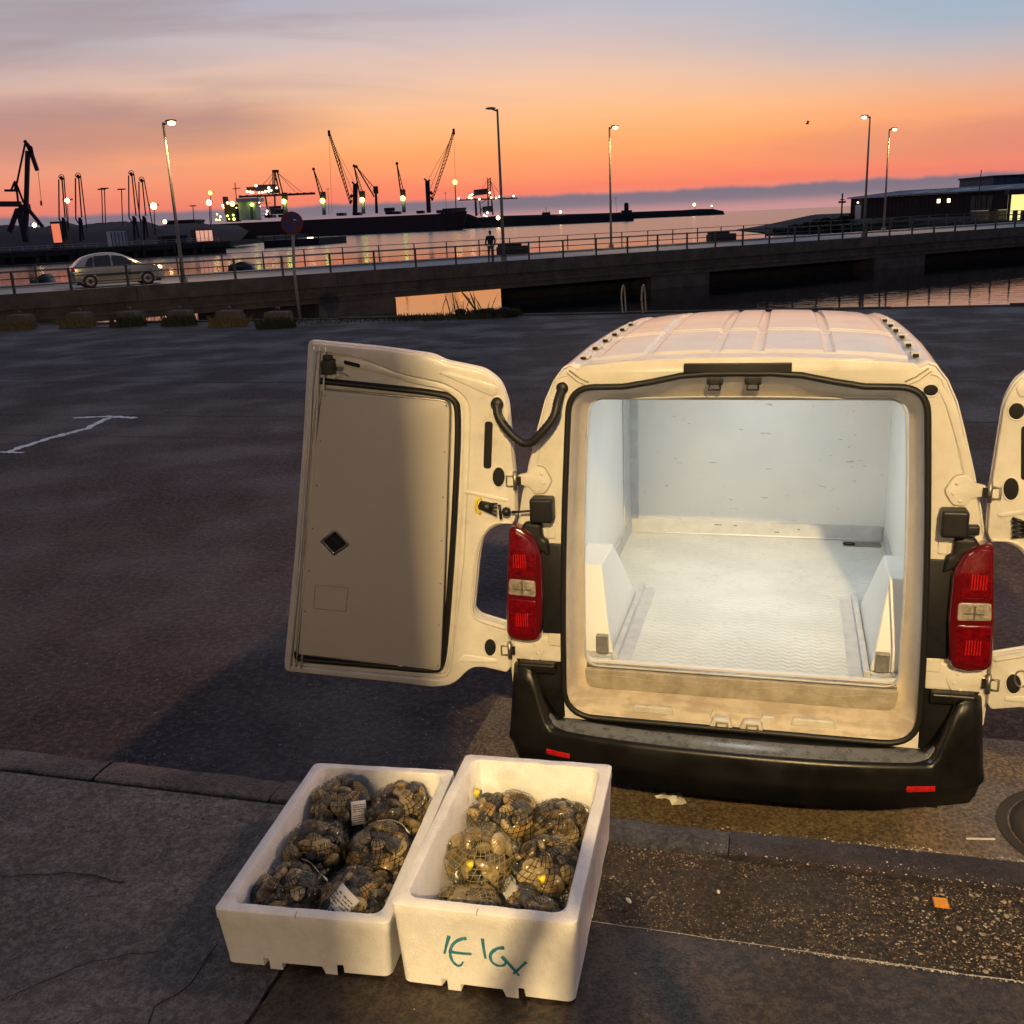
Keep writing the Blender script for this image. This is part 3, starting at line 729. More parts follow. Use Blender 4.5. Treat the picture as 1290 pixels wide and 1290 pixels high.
# ------------------------------------------------------------------ clams in net bags
def clam_mesh(name, m, seed):
    random.seed(seed); nu, nv = 14, 6; mb = MB()
    ph = random.uniform(0, 6)
    for side in (1, -1):
        base = len(mb.v)
        for j in range(nv+1):
            r = j/nv
            for i in range(nu):
                a = 2*PI*i/nu
                rx = .020*(1+.06*math.cos(2*a+ph)); ry = .0165*(1-.22*math.sin(a))
                x = rx*r*math.cos(a); y = ry*r*math.sin(a)+.005*(1-r)
                z = side*(.0085*math.sqrt(max(0, 1-r**2.2))+.0006*math.sin(r*22)*(r < .97))
                mb.v.append((x, y, z))
        for j in range(nv):
            for i in range(nu):
                a = base+j*nu+i; b_ = base+j*nu+(i+1) % nu
                mb.f.append((a, b_, b_+nu, a+nu) if side > 0 else (a, a+nu, b_+nu, b_))
    return mb.mesh(name, m, True)
def clam_mat(name, c1_, c2_):
    m = bpy.data.materials.new(name); m.use_nodes = True; t = m.node_tree; p = t.nodes['Principled BSDF']
    g = N(t, 'ShaderNodeTexCoord').outputs['Object']; oi = N(t, 'ShaderNodeObjectInfo')
    w = N(t, 'ShaderNodeTexWave', wave_type='RINGS', rings_direction='Z'); w.inputs['Scale'].default_value = 160; w.inputs['Distortion'].default_value = 1.5; w.inputs['Detail'].default_value = 2; t.links.new(g, w.inputs['Vector'])
    n = N(t, 'ShaderNodeTexNoise'); n.inputs['Scale'].default_value = 70; t.links.new(g, n.inputs['Vector'])
    c = mixc(t, mapr(t, n.outputs['Fac'], .35, .65), (*c1_, 1), (*c2_, 1)); c = mixc(t, mth(t, 'MULTIPLY', w.outputs['Fac'], .45), c, (*[x*.35 for x in c1_], 1))
    c = mixc(t, mth(t, 'MULTIPLY', oi.outputs['Random'], .55), c, (*[x*.4 for x in c1_], 1))
    t.links.new(c, p.inputs['Base Color']); p.inputs['Roughness'].default_value = .2; p.inputs['Coat Weight'].default_value = .5; p.inputs['Coat Roughness'].default_value = .1
    b = N(t, 'ShaderNodeBump'); b.inputs['Distance'].default_value = .0008; t.links.new(w.outputs['Fac'], b.inputs['Height']); t.links.new(b.outputs[0], p.inputs['Normal'])
    M_[name] = m
clam_mat('clam_tan', (.38, .28, .12), (.58, .47, .26)); clam_mat('clam_brown', (.12, .085, .034), (.30, .215, .095)); clam_mat('clam_grey', (.055, .05, .036), (.16, .145, .10)); clam_mat('clam_orange', (.42, .25, .07), (.54, .38, .16))
CL = [clam_mesh('clam', m, i) for i, m in enumerate(('clam_tan', 'clam_brown', 'clam_brown', 'clam_grey', 'clam_grey', 'clam_orange', 'clam_tan'))]
M_['core'] = mat('bag_core', (.008, .006, .004), .9)
def bag(label, loc, rz, sx, sy, sz, seed, tilt=(0, 0), net='net', tagp=None, clip=None, band=None):
    random.seed(seed)
    sx *= 1.08; sy *= 1.08; sz *= 1.14; t = thing('clam_bag', label, 'bag of clams', (loc[0], loc[1], loc[2]+.004), rz, 'net bags of clams'); t.rotation_euler = (tilt[0], tilt[1], rz)
    def surf(a, z, k=1):
        r = math.sqrt(max(0, 1-abs(z)**2.4)); bump_ = 1+.16*noise.noise(Vector((math.cos(a)*1.4+seed*3.1, math.sin(a)*1.4, z*1.5)))-.10*max(0, -z)
        return Vector((sx*k*r*math.cos(a)*bump_, sy*k*r*math.sin(a)*bump_, sz*k*z*bump_))
    core = MB(); nu, nv = 16, 8
    for j in range(nv+1):
        for i in range(nu): core.v.append(tuple(surf(2*PI*i/nu, math.cos(PI*j/nv), .72)))
    for j in range(nv):
        for i in range(nu): a = j*nu+i; b_ = j*nu+(i+1) % nu; core.f.append((a, a+nu, b_+nu, b_))
    stuff(obj('dark_core', core, 'core', t, True))  # near-black filler so the gaps between clams look shaded
    n = 52
    for i in range(n):
        z = 1-(i+.5)/n*1.55; a = i*2.39996+random.uniform(-.15, .15)
        P = surf(a, z, .80+random.uniform(-.03, .02)); nrm = Vector((P.x/sx**2, P.y/sy**2, P.z/sz**2)).normalized()
        o = link('clam', random.choice(CL), t); o.location = P
        q = nrm.to_track_quat('Z', 'Y'); from_r = Matrix.Rotation(random.uniform(0, 2*PI), 4, 'Z') @ Matrix.Rotation(random.gauss(0, .55), 4, 'X') @ Matrix.Rotation(random.gauss(0, .45), 4, 'Y')
        o.rotation_euler = (q.to_matrix().to_4x4() @ from_r).to_euler(); k = random.uniform(1.02, 1.45)*(1.25 if random.random() < .12 else 1); o.scale = (k, k, k)
    nm = bmesh.new(); nu, nv = 34, 18; vs = []
    for j in range(1, nv):
        for i in range(nu): vs.append(nm.verts.new(surf(2*PI*(i+(.5*(j % 2) if False else 0))/nu+.16*math.sin(j*.5), math.cos(PI*j/nv), 1.015)))
    fs = []
    for j in range(nv-2):
        for i in range(nu): a = j*nu+i; b_ = j*nu+(i+1) % nu; fs.append(nm.faces.new((vs[a], vs[a+nu], vs[b_+nu], vs[b_])))
    bmesh.ops.wireframe(nm, faces=nm.faces[:], thickness=.0023, use_replace=True, use_even_offset=False)
    me = bpy.data.meshes.new('net'); nm.to_mesh(me); nm.free(); me.materials.append(M_[net]); obj('net', me, None, t)
    if tagp:
        a, z, w, h, rot = tagp
        C = surf(a, z, 1.04); nrm = Vector((C.x/sx**2, C.y/sy**2, C.z/sz**2)).normalized()
        R = nrm.to_track_quat('Z', 'Y').to_matrix().to_4x4() @ Matrix.Rotation(rot, 4, 'Z')
        mb = MB(); nx_, ny_ = 6, 6
        for j in range(ny_+1):
            for i in range(nx_+1):
                x = (i/nx_-.5)*w; y = (j/ny_-.5)*h; zz = -9*(x*x)+.004*math.sin(y*60)-.5*abs(y)*.05
                mb.v.append(tuple(C+(R @ Vector((x, y, zz)))))
        for j in range(ny_):
            for i in range(nx_): q_ = j*(nx_+1)+i; mb.f.append((q_, q_+1, q_+nx_+2, q_+nx_+1))
        lo = obj('paper_label', mb, 'paper', t, True); sl = lo.modifiers.new('s', 'SOLIDIFY'); sl.thickness = .0006
        ink = MB()
        for j in range(9):
            y = -h*.40+j*h*.088
            x = -w*.42
            while x < w*.4:
                dx = random.uniform(.003, .012); 
                if j in (4,) or (j > 4 and random.random() < .2): x += dx; continue
                x2 = min(x+dx, w*.42); P4 = [(x, y), (x2, y), (x2, y+h*.03), (x, y+h*.03)]
                ink.add([C+(R @ Vector((a_, b_, -9*a_*a_+.004*math.sin(b_*60)-.5*abs(b_)*.05+.0009))) for a_, b_ in P4], [(0, 1, 2, 3)]); x = x2+.0022
        obj('label_print', ink, 'ink', lo)
    if clip:
        a, z = clip; C = surf(a, z, 1.03); mb = MB()
        mb.tube([C, C+Vector((.004, -.006, .018)), C+Vector((.002, -.008, .030))], [.004, .006, .010], 7)
        obj('yellow_tie', mb, 'yellow', t, True)
    if band:
        a0, a1, z0 = band; mb = MB()
        for i in range(9):
            a = a0+(a1-a0)*i/8
            for dz in (-.09, .09): mb.v.append(tuple(surf(a, z0+dz, 1.03)))
        for i in range(8): mb.f.append((2*i, 2*i+2, 2*i+3, 2*i+1))
        b_ = obj('paper_band', mb, 'paper', t, True); b_.modifiers.new('s', 'SOLIDIFY').thickness = .0006
    return t
def inbox(B, x, y, z):
    c, s_ = math.cos(B[2]), math.sin(B[2]); return (B[0]+c*x-s_*y, B[1]+s_*x+c*y, DOCK+z)
bag('netted clams with a printed paper label, far left bag of the left box', inbox(B1, -.085, .195, .098), .3, .082, .088, .062, 1, (.1, 0), tagp=(-1.1, .48, .046, .062, -.35))
bag('netted clams in the far right corner of the left box', inbox(B1, .085, .19, .10), -.4, .082, .095, .062, 2, (.1, .05))
bag('netted clams without a label, middle bag at the left wall of the left box', inbox(B1, -.085, .005, .095), .1, .084, .085, .062, 3)
bag('netted clams crossed by a white paper strip, middle right of the left box', inbox(B1, .085, .0, .097), -.2, .086, .096, .062, 4, band=(.5, 2.3, .62))
bag('netted clams with large tan shells on top, near left bag of the left box', inbox(B1, -.085, -.185, .097), .2, .084, .085, .064, 5, band=(-.1, 1.2, .45))
bag('netted clams under a large printed paper label, near right bag of the left box', inbox(B1, .083, -.19, .10), -.1, .088, .09, .062, 6, tagp=(-1.9, .62, .066, .09, -.45))
bag('netted clams at the far left of the tall box', inbox(B2_, -.068, .185, .10), .2, .09, .09, .066, 7, clip=(2.3, .5))
bag('dark netted clams in the far right corner of the tall box', inbox(B2_, .085, .19, .095), -.2, .078, .088, .062, 8)
bag('lamp lit yellowish clams, middle left bag of the tall box', inbox(B2_, -.085, .01, .105), .1, .085, .092, .068, 9, clip=(-2.0, .45), net='net2')
bag('netted clams with a yellow tie on its near side, middle right of the tall box', inbox(B2_, .082, .0, .10), -.15, .085, .092, .064, 10, clip=(-1.6, .42))
bag('netted clams lying low in the near left corner of the tall box', inbox(B2_, -.075, -.185, .088), .2, .085, .082, .055, 11, (.25, 0), net='net2')
bag('small netted clams lying low in the near right corner of the tall box', inbox(B2_, .09, -.185, .082), .5, .078, .082, .05, 12, (.25, .1))

# ------------------------------------------------------------------ the delivery van
VAN = thing('delivery_van', 'white refrigerated delivery van with both rear doors swung wide open', 'van', (.859, 3.648, 0), -YAW)
ident = lambda x, z, n: Vector((x, n, z))          # rear-plane coordinates: x, z, depth y
def rearplate(name, outer, holes, y0, y1, m, bev=0, parent=VAN, bseg=2):
    # y0 is nearest to the camera
    return plate(name, outer, holes, -y1, -y0, lambda a, b_, n: Vector((a, -n, b_)), m, parent, bev, True, bseg)
HALF = [(.900, .40), (.925, .55), (.930, .65), (.922, .84), (.905, 1.05), (.876, 1.265), (.850, 1.40), (.815, 1.54), (.778, 1.67), (.742, 1.79), (.705, 1.868), (.668, 1.915), (.640, 1.926), (.612, 1.914), (.598, 1.930), (.45, 1.944), (.3, 1.950), (.15, 1.953), (0, 1.954)]
H2 = HALF
outline = [(x, z) for x, z in H2]+[(-x, z) for x, z in reversed(H2[:-1])]
def ztop(y):
    if y < 1.3: return 1.955+.012*sm(0, .8, y)
    if y < 2.5: return 1.967-.085*((y-1.3)/1.2)**2
    if y < 3.5: return 1.882-(y-2.5)*.72
    if y < 4.3: return 1.162-(y-3.5)*.22
    return .986-(y-4.3)*1.6
body = []
ys = [0.03, .10, .3, .6, 1.0, 1.4, 1.8, 2.1, 2.5, 2.9, 3.3, 3.5, 3.9, 4.3, 4.5, 4.6]
for y in ys:
    k = (ztop(y)-.3)/(1.955-.3); wsc = (1+.012*sm(0, .6, y))*(1-.25*sm(4.0, 4.7, y)); tw = 1-.06*sm(.5, 2.4, y)
    L = []
    for x, z in outline:
        if abs(x) < .6: z = 1.900
        top_f = sm(1.4, 1.95, z)
        xx = x*wsc*(1-(1-tw)*top_f)
        L.append((xx, y, .3+(z-.3)*k if z > .45 else z))
    body.append(L)
mb = MB().loft(body, close=False, cap1=True)
o = obj('body', mb, 'van', VAN, True); so = o.modifiers.new('s', 'SOLIDIFY'); so.thickness = .006; so.offset = -1
obj('underbody', MB().box((-.88, .1, .25), (.88, 4.4, .42)), 'hole', VAN)
# rear frame with its door opening
def rrloop(hb, ht, z0, z1, rb, rt, wave, n=8, m_=10):
    'rounded opening: starts at bottom-left going right; half widths bottom/top'
    P = []
    c = [((-hb, z0), (hb, z0), rb), ((hb, z0), (ht, z1), rb), ((ht, z1), (-ht, z1), rt), ((-ht, z1), (-hb, z0), rt)]
    pts = [(-hb, z0, rb), (hb, z0, rb), (ht, z1, rt), (-ht, z1, rt)]
    for i in range(4):
        a = Vector(pts[i][:2]); b_ = Vector(pts[(i+1) % 4][:2]); ra = pts[i][2]; rb_ = pts[(i+1) % 4][2]; d = (b_-a).normalized()
        A = a+d*ra; B = b_-d*rb_
        for k in range(m_+1): P.append(A.lerp(B, k/m_))
        nx = Vector(pts[(i+2) % 4][:2])-b_; nx.normalize()
        for k in range(1, n):
            t_ = k/n; P.append(B*(1-t_)**2+b_*2*t_*(1-t_)+(b_+nx*rb_)*t_*t_)
    out = []
    for q in P:
        z = q.y
        # side edges bow outward a little
        x = q.x*(1+.020*math.sin(PI*max(0, min(1, (z-z0)/(z1-z0)))))
        if z > (z0+z1)/2: z += wave*(1-sm(.13, .47, abs(x)))*sm(z1-.09, z1-.005, q.y)
        out.append((x, z))
    return out
seal = rrloop(.700, .640, .452, 1.850, .135, .10, .050)
rearplate('rear_frame', [(x*.995, z) for x, z in outline if True][::-1], [seal], 0.0, .035, 'vanin', .006)
obj('roof_edge_lip', MB().tube([(x, .012, z-.004) for x, z in outline if z > 1.93], .008, 6), 'van', VAN, True)
# jamb: nested loops from the seal to the white liner
loops = [seal, rrloop(.690, .630, .462, 1.840, .13, .095, .05), rrloop(.682, .624, .485, 1.826, .125, .09, .042), rrloop(.672, .618, .530, 1.815, .11, .085, .03), rrloop(.668, .616, .536, 1.806, .10, .08, .02), rrloop(.648, .606, .634, 1.790, .06, .07, .008), rrloop(.632, .598, .650, 1.778, .05, .062, 0)]
yy = [.0, .008, .030, .060, .085, .112, .128]
obj('door_jamb', MB().loft([[(x, y, z) for x, z in L] for L, y in zip(loops, yy)]), 'jamb', VAN, True)
obj('door_seal', MB().tube([(x, -.008, z) for x, z in seal], .0125, 8, closed=True), 'rubber', VAN, True)
obj('door_seal', MB().tube([(x*.965, .10, .012+z*.992) for x, z in loops[5]], .004, 6, closed=True), 'linergrey', VAN, True)
# worn sill panel, ledge pads, strikers
sp_ = [(x, z) for x, z in loops[5]]
rearplate('sill_panel', fillet([(-.62, .545, .04), (.62, .545, .04), (.626, .632, .01), (-.626, .632, .01)], .02), [], .082, .098, 'dirt', .002)
M_['sillline'] = M_['hole']
wl = [(-.6+1.2*i/60, .604+.012*noise.noise(Vector((i*.11, 3, 0)))+.006*math.sin(i*.35)*(1 if i > 30 else .3)) for i in range(61)]
obj('sealant_line', MB().tube([(x, .080, z) for x, z in wl], .0022, 5), 'dirt', VAN)
for x0, x1 in ((-.42, -.24), (.22, .40), (-.10, -.07), (.10, .17)):
    rearplate('ledge_pad', fillet([(x0, .478), (x1, .478), (x1-.012, .508), (x0+.012, .508)], .006), [], .022, .05, 'creamdirt', .004)
for x in (-.045, .075):
    rearplate('striker_cup', fillet([(x-.055, .452), (x+.045, .452), (x+.030, .495), (x-.035, .495)], .008), [], -.012, .03, 'creamdirt', .004)
    obj('striker_bar', MB().tube([(x-.022, -.016, .458), (x-.022, -.022, .486), (x+.022, -.022, .486), (x+.022, -.016, .458)], .0045, 6), 'steel_rust' if 'steel_rust' in M_ else 'dirt', VAN, True)
obj('floor_edge_trim', MB().box((-.622, .100, .632), (.622, .122, .646)), 'steel', VAN, bevel=.002)
for x in (-.092, .045):
    o = obj('roof_striker', MB().tube([(x-.018, -.004, 1.872), (x-.020, -.02, 1.842), (x+.020, -.02, 1.842), (x+.018, -.004, 1.872)], .0045, 6), 'black', VAN, True)
    rearplate('striker_plate', rect(x-.03, 1.858, x+.03, 1.882, .004), [], -.010, .002, 'black', .002)
# third brake light
rearplate('brake_light', rect(-.205, 1.905, .180, 1.938, .003), [], -.020, .01, 'black', .002)
# roof panel with pressed channels
roof = MB(); nx_, ny_ = 150, 110; XR = .590
def roofz(x, y):
    base = ztop(y)-.028*(abs(x)/XR)**2.4*1.0
    base -= .022*(1-sm(-.01, .07, y))
    h = 0
    for c_, w_ in ((-.365, .020), (-.104, .019), (.055, .019), (.316, .020)):
        h = min(h, -.013*(1-sm(w_*.7, w_*1.15, abs(x-c_)))) if y > .19 else h
    h = min(h, -.014*(1-sm(.010, .020, abs(y-.76))))
    h = min(h, -.012*(1-sm(.010, .020, abs(y-.83))))
    rear = .19+.02*(sm(.42, .47, abs(x)) if abs(x) < .5 else 1)*0
    wav = .12+.03*(1-sm(.28, .33, abs(x-.0)))*0
    if y < .2: h -= .012*(1-sm(.175, .2, y))
    lip = .085+.018*(sm(.36, .39, abs(x))-sm(.47, .50, abs(x)))
    if y < lip: h -= .014*(1-sm(lip-.02, lip, y))
    if abs(x) > .55 and y > .2: h -= .006*sm(.55, .565, abs(x))
    return base+h+.004
yv = [.0+(.9)*j/130 for j in range(131)]+[.9+1.6*j/40 for j in range(1, 41)]
for y in yv:
    for i in range(nx_+1):
        x = -XR+2*XR*i/nx_; k = 1-.05*sm(.5, 2.4, y)
        roof.v.append((x*k, y+.012, roofz(x, y)))
for j in range(len(yv)-1):
    for i in range(nx_): a = j*(nx_+1)+i; roof.f.append((a, a+1, a+nx_+2, a+nx_+1))
o = obj('roof_panel', roof, 'van', VAN, True); es = o.modifiers.new('es', 'EDGE_SPLIT'); es.split_angle = rad(38)
# roof channels: fixing clips
for s_ in (-1, 1):
    for y in (.22, .48, .72, .95, 1.15, 1.38):
        k = 1-.055*sm(.5, 2.4, y); x = s_*.622*k; z = ztop(y)-.030
        obj('roof_clip', MB().box((x-.018, y, z), (x+.018, y+.055, z+.012)), 'creamdirt', VAN, bevel=.003)
        obj('clip_gap', MB().box((x-.012, y-.03, z), (x+.006, y-.004, z+.009)), 'hole', VAN)
# pressed borders, holes and plates of the rear frame, both sides
for s_ in (-1, 1):
    mir = lambda P: [(s_*x, z) for x, z in P][::s_]
    # seam from roof corner to opening corner
    obj('body_seam', MB().tube([(s_*.64, -.003, 1.915), (s_*.60, -.003, 1.885), (s_*.565, -.003, 1.868)], .003, 5), 'dirt', VAN, True)
    obj('body_seam', MB().tube([(s_*.65, -.003, 1.905), (s_*.61, -.003, 1.872), (s_*.58, -.003, 1.858)], .002, 5), 'dirt', VAN, True)
    obj('panel_crease', MB().tube(chaikin([(s_*.645, .001, 1.895), (s_*.685, .001, 1.885), (s_*.70, .001, 1.83), (s_*.72, .001, 1.76), (s_*.76, .001, 1.62), (s_*.79, .001, 1.50)], 2, False), .004, 6), 'vanin', VAN, True)
    rearplate('side_gutter', mir([(.80, 1.45), (.835, 1.45), (.790, 1.63), (.722, 1.80), (.690, 1.85), (.672, 1.85), (.705, 1.78), (.760, 1.62)]), [], -.006, .004, 'vanin', .004)
    if s_ > 0: rearplate('grommet', ellipse(.651, 1.838, .024, .019), [], -.0055, .004, 'hole', .002); rearplate('grommet_rim', ellipse(.651, 1.838, .030, .025), [ellipse(.651, 1.838, .024, .019)], -.006, .002, 'vanin', .002)
    rearplate('pressed_pad', mir(rect(.715, 1.235, .75, 1.30, .008)), [], -.006, .004, 'vanin', .004)
    rearplate('pressed_pad', mir(rect(.700, .765, .760, .825, .012)), [], -.008, .004, 'vanin', .005)
    rearplate('lower_panel', mir(fillet([(.705, .70), (.905, .70), (.905, .80), (.705, .80)], .01)), [], -.004, .004, 'vanin', .002)
    # hinge leaves on the body: upper and lower
    for zc, xk in ((1.475, .806), (.738, .862)):
        P = fillet([(xk-.055, zc+.055), (xk-.085, zc), (xk-.055, zc-.05), (xk-.012, zc-.055), (xk+.010, zc-.022), (xk+.055, zc-.016), (xk+.055, zc+.022), (xk+.015, zc+.030), (xk-.015, zc+.062)], .015)
        hp = rearplate('hinge_leaf', mir(P[::-1]), [], -.010, .002, 'vanin', .003)
        rearplate('hinge_shadow_gap', mir([(xk+(x-xk)*1.05-.0, zc+(z-zc)*1.06) for x, z in P[::-1]]), [], -.0028, .001, 'dirt', 0)
        for dx, dz in ((-.045, .030), (-.055, -.008), (-.03, -.035)):
            obj('bolt', MB().sphere((s_*(xk+dx), -.012, zc+dz), .007, 8, 5, (1, .5, 1)), 'vanin', VAN, True)
        kx = xk+.062
        obj('hinge_knuckle', MB().tube([(s_*kx, -.022, zc-.034), (s_*kx, -.022, zc+.040)], .009, 8), 'steel', VAN, True)
        obj('hinge_knuckle', MB().box((min(s_*(kx-.022), s_*(kx-.004)), -.026, zc-.016), (max(s_*(kx-.022), s_*(kx-.004)), -.012, zc+.018)), 'hole', VAN)
        obj('hinge_knuckle', MB().tube([(s_*kx, -.022, zc+.022), (s_*(kx+.034), -.026, zc+.022), (s_*(kx+.034), -.026, zc-.020), (s_*kx, -.022, zc-.020)], .0045, 6), 'steel', VAN, True)
    # door stop: black block
    bx = .756
    o = obj('door_stop', MB().box((s_*bx-.046, -.075, 1.318), (s_*bx+.046, .0, 1.418)), 'black', VAN, bevel=.012, seg=3)
    if s_ < 0:
        obj('stop_arm', MB().tube([(-.80, -.05, 1.362), (-.88, -.05, 1.355)], .005, 8), 'black', VAN, True)
        obj('stop_arm', MB().sphere((-.902, -.05, 1.356), .019, 10, 7), 'black', VAN, True)
        obj('stop_arm', MB().tube([(-.93, -.05, 1.384), (-.926, -.05, 1.325)], .006, 6), 'black', VAN, True)
    else:
        obj('stop_arm', MB().box((.80, -.055, 1.325), (.842, -.02, 1.360)), 'black', VAN, bevel=.006)
    # black trim between opening and lamp, lamp housing, lenses
    rearplate('black_trim', mir([(.692, .825), (.780, .825), (.768, 1.215), (.672, 1.215)]), [], -.014, .004, 'black', .004)
    rearplate('trim_cap', mir(fillet([(.735, 1.17), (.742, 1.235), (.762, 1.245), (.765, 1.302), (.79, 1.312), (.838, 1.306), (.86, 1.26), (.80, 1.20)], .012)), [], -.034, .004, 'black', .012)
    lamp_o = fillet([(.782, .812, .03), (.764, 1.0, .01), (.766, 1.19, .03), (.800, 1.262, .03), (.862, 1.298, .012), (.892, 1.296, .015), (.908, 1.13, .03), (.920, .95, .03), (.924, .83, .02), (.905, .808, .02), (.84, .798, .02)], .02)
    TL = rearplate('tail_light', mir(lamp_o), [], -.062, .004, 'reddark', .014, bseg=4)
    def lens(nm, P, m, y=-.0665):
        pl = rearplate(nm, mir(fillet(P, .012)), [], y, -.050, m, .004); pl.parent = TL; return pl
    lens('upper_lens', [(.792, 1.088), (.900, 1.092), (.893, 1.18), (.882, 1.278), (.856, 1.280), (.812, 1.248), (.784, 1.19)], 'red')
    lens('clear_lens', [(.790, 1.002), (.906, 1.008), (.900, 1.076), (.790, 1.072)], 'clear')
    lens('lower_lens', [(.798, .832), (.900, .826), (.914, .85), (.908, .99), (.790, .986)], 'red')
    for zc in (1.155, .90):
        for i in range(6):
            xx = .826+i*.0095
            o = obj('lens_rib', MB().box((min(s_*xx, s_*(xx+.004)), -.070, zc-.028), (max(s_*xx, s_*(xx+.004)), -.066, zc+.028)), 'redref', TL)
    obj('bulb_bracket', MB().box((s_*.846-.035, -.069, 1.03), (s_*.846+.035, -.0665, 1.036)), 'steel', TL)
    obj('bulb_bracket', MB().box((s_*.846-.004, -.069, 1.012), (s_*.846+.004, -.0667, 1.066)), 'steel', TL)
    obj('lens_highlight_edge', MB().tube([(s_*.778, -.055, .84), (s_*.770, -.055, .99), (s_*.775, -.055, 1.16)], .003, 6), 'reddark', TL, True)
    for y, r_ in ((.95, .33), (4.0-.1, .33)):
        wo_ = MB().loft([[(s_*xx, y+rr*math.cos(a*PI/14), .33+rr*math.sin(a*PI/14)) for a in range(28)] for xx, rr in ((.72, .30), (.72, r_-.01), (.74, r_), (.89, r_), (.91, r_-.02), (.91, .2), (.89, .19), (.89, .01))], cap0=True, cap1=True)
        wheel = obj('wheel', wo_, 'tyre', VAN, True)
        obj('rim', MB().loft([[(s_*xx, y+rr*math.cos(a*PI/14), .33+rr*math.sin(a*PI/14)) for a in range(28)] for xx, rr in ((.893, .19), (.905, .185), (.895, .06), (.912, .05), (.912, .001))]), 'steel', wheel, True)
    # side glazing of the cab and mirrors
    rear_mirror = obj('wing_mirror', MB().box((s_*1.02-.07, 3.0, 1.05), (s_*1.02+.07, 3.12, 1.32)), 'black', VAN, bevel=.03, seg=3)
    obj('cab_window', MB().add([(s_*.905, 2.35, 1.18), (s_*.915, 3.25, 1.18), (s_*.80, 2.75, 1.66), (s_*.775, 2.35, 1.68)], [(0, 1, 2, 3)]), 'glass', VAN)
    # headlamps
    obj('headlight', MB().box((s_*.66-.14, 4.46, .72), (s_*.66+.14, 4.56, .86)), 'clear', VAN, bevel=.03)
obj('windscreen', MB().add([(-.80, 3.46, 1.22), (.80, 3.46, 1.22), (.64, 2.62, 1.825), (-.64, 2.62, 1.825)], [(0, 1, 2, 3)]), 'glass', VAN)

# cargo box
RW = .722; YB = 2.0; ZC = 1.80; ZF = .640
liner = loops[-1]
rearplate('liner_frame', rect(-RW, .63, RW, ZC), [liner], .1285, .150, 'liner')
# floor with chevron tread
fm = bpy.data.materials.new('tread_floor'); fm.use_nodes = True; t = fm.node_tree; p = t.nodes['Principled BSDF']
g = N(t, 'ShaderNodeTexCoord').outputs['Object']; sx_ = N(t, 'ShaderNodeSeparateXYZ'); t.links.new(g, sx_.inputs[0])
zig = mth(t, 'PINGPONG', sx_.outputs[0], .030); ph = mth(t, 'SINE', mth(t, 'MULTIPLY', mth(t, 'ADD', sx_.outputs[1], mth(t, 'MULTIPLY', zig, .62)), 2*PI/.037))
nn_ = N(t, 'ShaderNodeTexNoise'); nn_.inputs['Scale'].default_value = 2.6; nn_.inputs['Detail'].default_value = 6; t.links.new(g, nn_.inputs['Vector'])
nf = N(t, 'ShaderNodeTexNoise'); nf.inputs['Scale'].default_value = 16; nf.inputs['Detail'].default_value = 6; nf.inputs['Distortion'].default_value = 1.5; t.links.new(g, nf.inputs['Vector'])
c = mixc(t, mapr(t, nn_.outputs['Fac'], .38, .66), (.62, .64, .64, 1), (.72, .74, .74, 1)); c = mixc(t, mapr(t, nf.outputs['Fac'], .55, .75, 0, .5), c, (.50, .52, .50, 1))
c = mixc(t, mth(t, 'MULTIPLY', mapr(t, ph, .1, .8), .14), c, (.42, .44, .42, 1))
t.links.new(c, p.inputs['Base Color']); t.links.new(mapr(t, nf.outputs['Fac'], .3, .7, .32, .5), p.inputs['Roughness'])
b = N(t, 'ShaderNodeBump'); b.inputs['Strength'].default_value = .55; b.inputs['Distance'].default_value = .004; t.links.new(mth(t, 'ADD', mapr(t, ph, -.2, .8), mth(t, 'MULTIPLY', nf.outputs['Fac'], .5)), b.inputs['Height']); t.links.new(b.outputs[0], p.inputs['Normal'])
M_['tread'] = fm
obj('cargo_floor', MB().box((-RW, .123, .60), (RW, YB, ZF)), 'tread', VAN)
# scuffed liner for the back wall
lm_ = bpy.data.materials.new('scuffed_liner'); lm_.use_nodes = True; t = lm_.node_tree; p = t.nodes['Principled BSDF']
g = N(t, 'ShaderNodeTexCoord').outputs['Object']
mpp = N(t, 'ShaderNodeMapping'); mpp.inputs['Rotation'].default_value = (0, .5, 0); mpp.inputs['Scale'].default_value = (7, 1, 30); t.links.new(g, mpp.inputs[0])
a_ = N(t, 'ShaderNodeTexNoise'); a_.inputs['Scale'].default_value = 1.6; a_.inputs['Detail'].default_value = 2; t.links.new(mpp.outputs[0], a_.inputs['Vector'])
b_ = N(t, 'ShaderNodeTexNoise'); b_.inputs['Scale'].default_value = 2; b_.inputs['Detail'].default_value = 5; t.links.new(g, b_.inputs['Vector'])
c = mixc(t, mapr(t, b_.outputs['Fac'], .35, .7), (.73, .74, .73, 1), (.66, .67, .67, 1)); c = mixc(t, mapr(t, a_.outputs['Fac'], .69, .74, 0, .6), c, (.25, .25, .25, 1))
t.links.new(c, p.inputs['Base Color']); p.inputs['Roughness'].default_value = .42
M_['scuffed'] = lm_
obj('front_bulkhead', MB().box((-RW, YB, ZF), (RW, YB+.03, ZC)), 'scuffed', VAN)
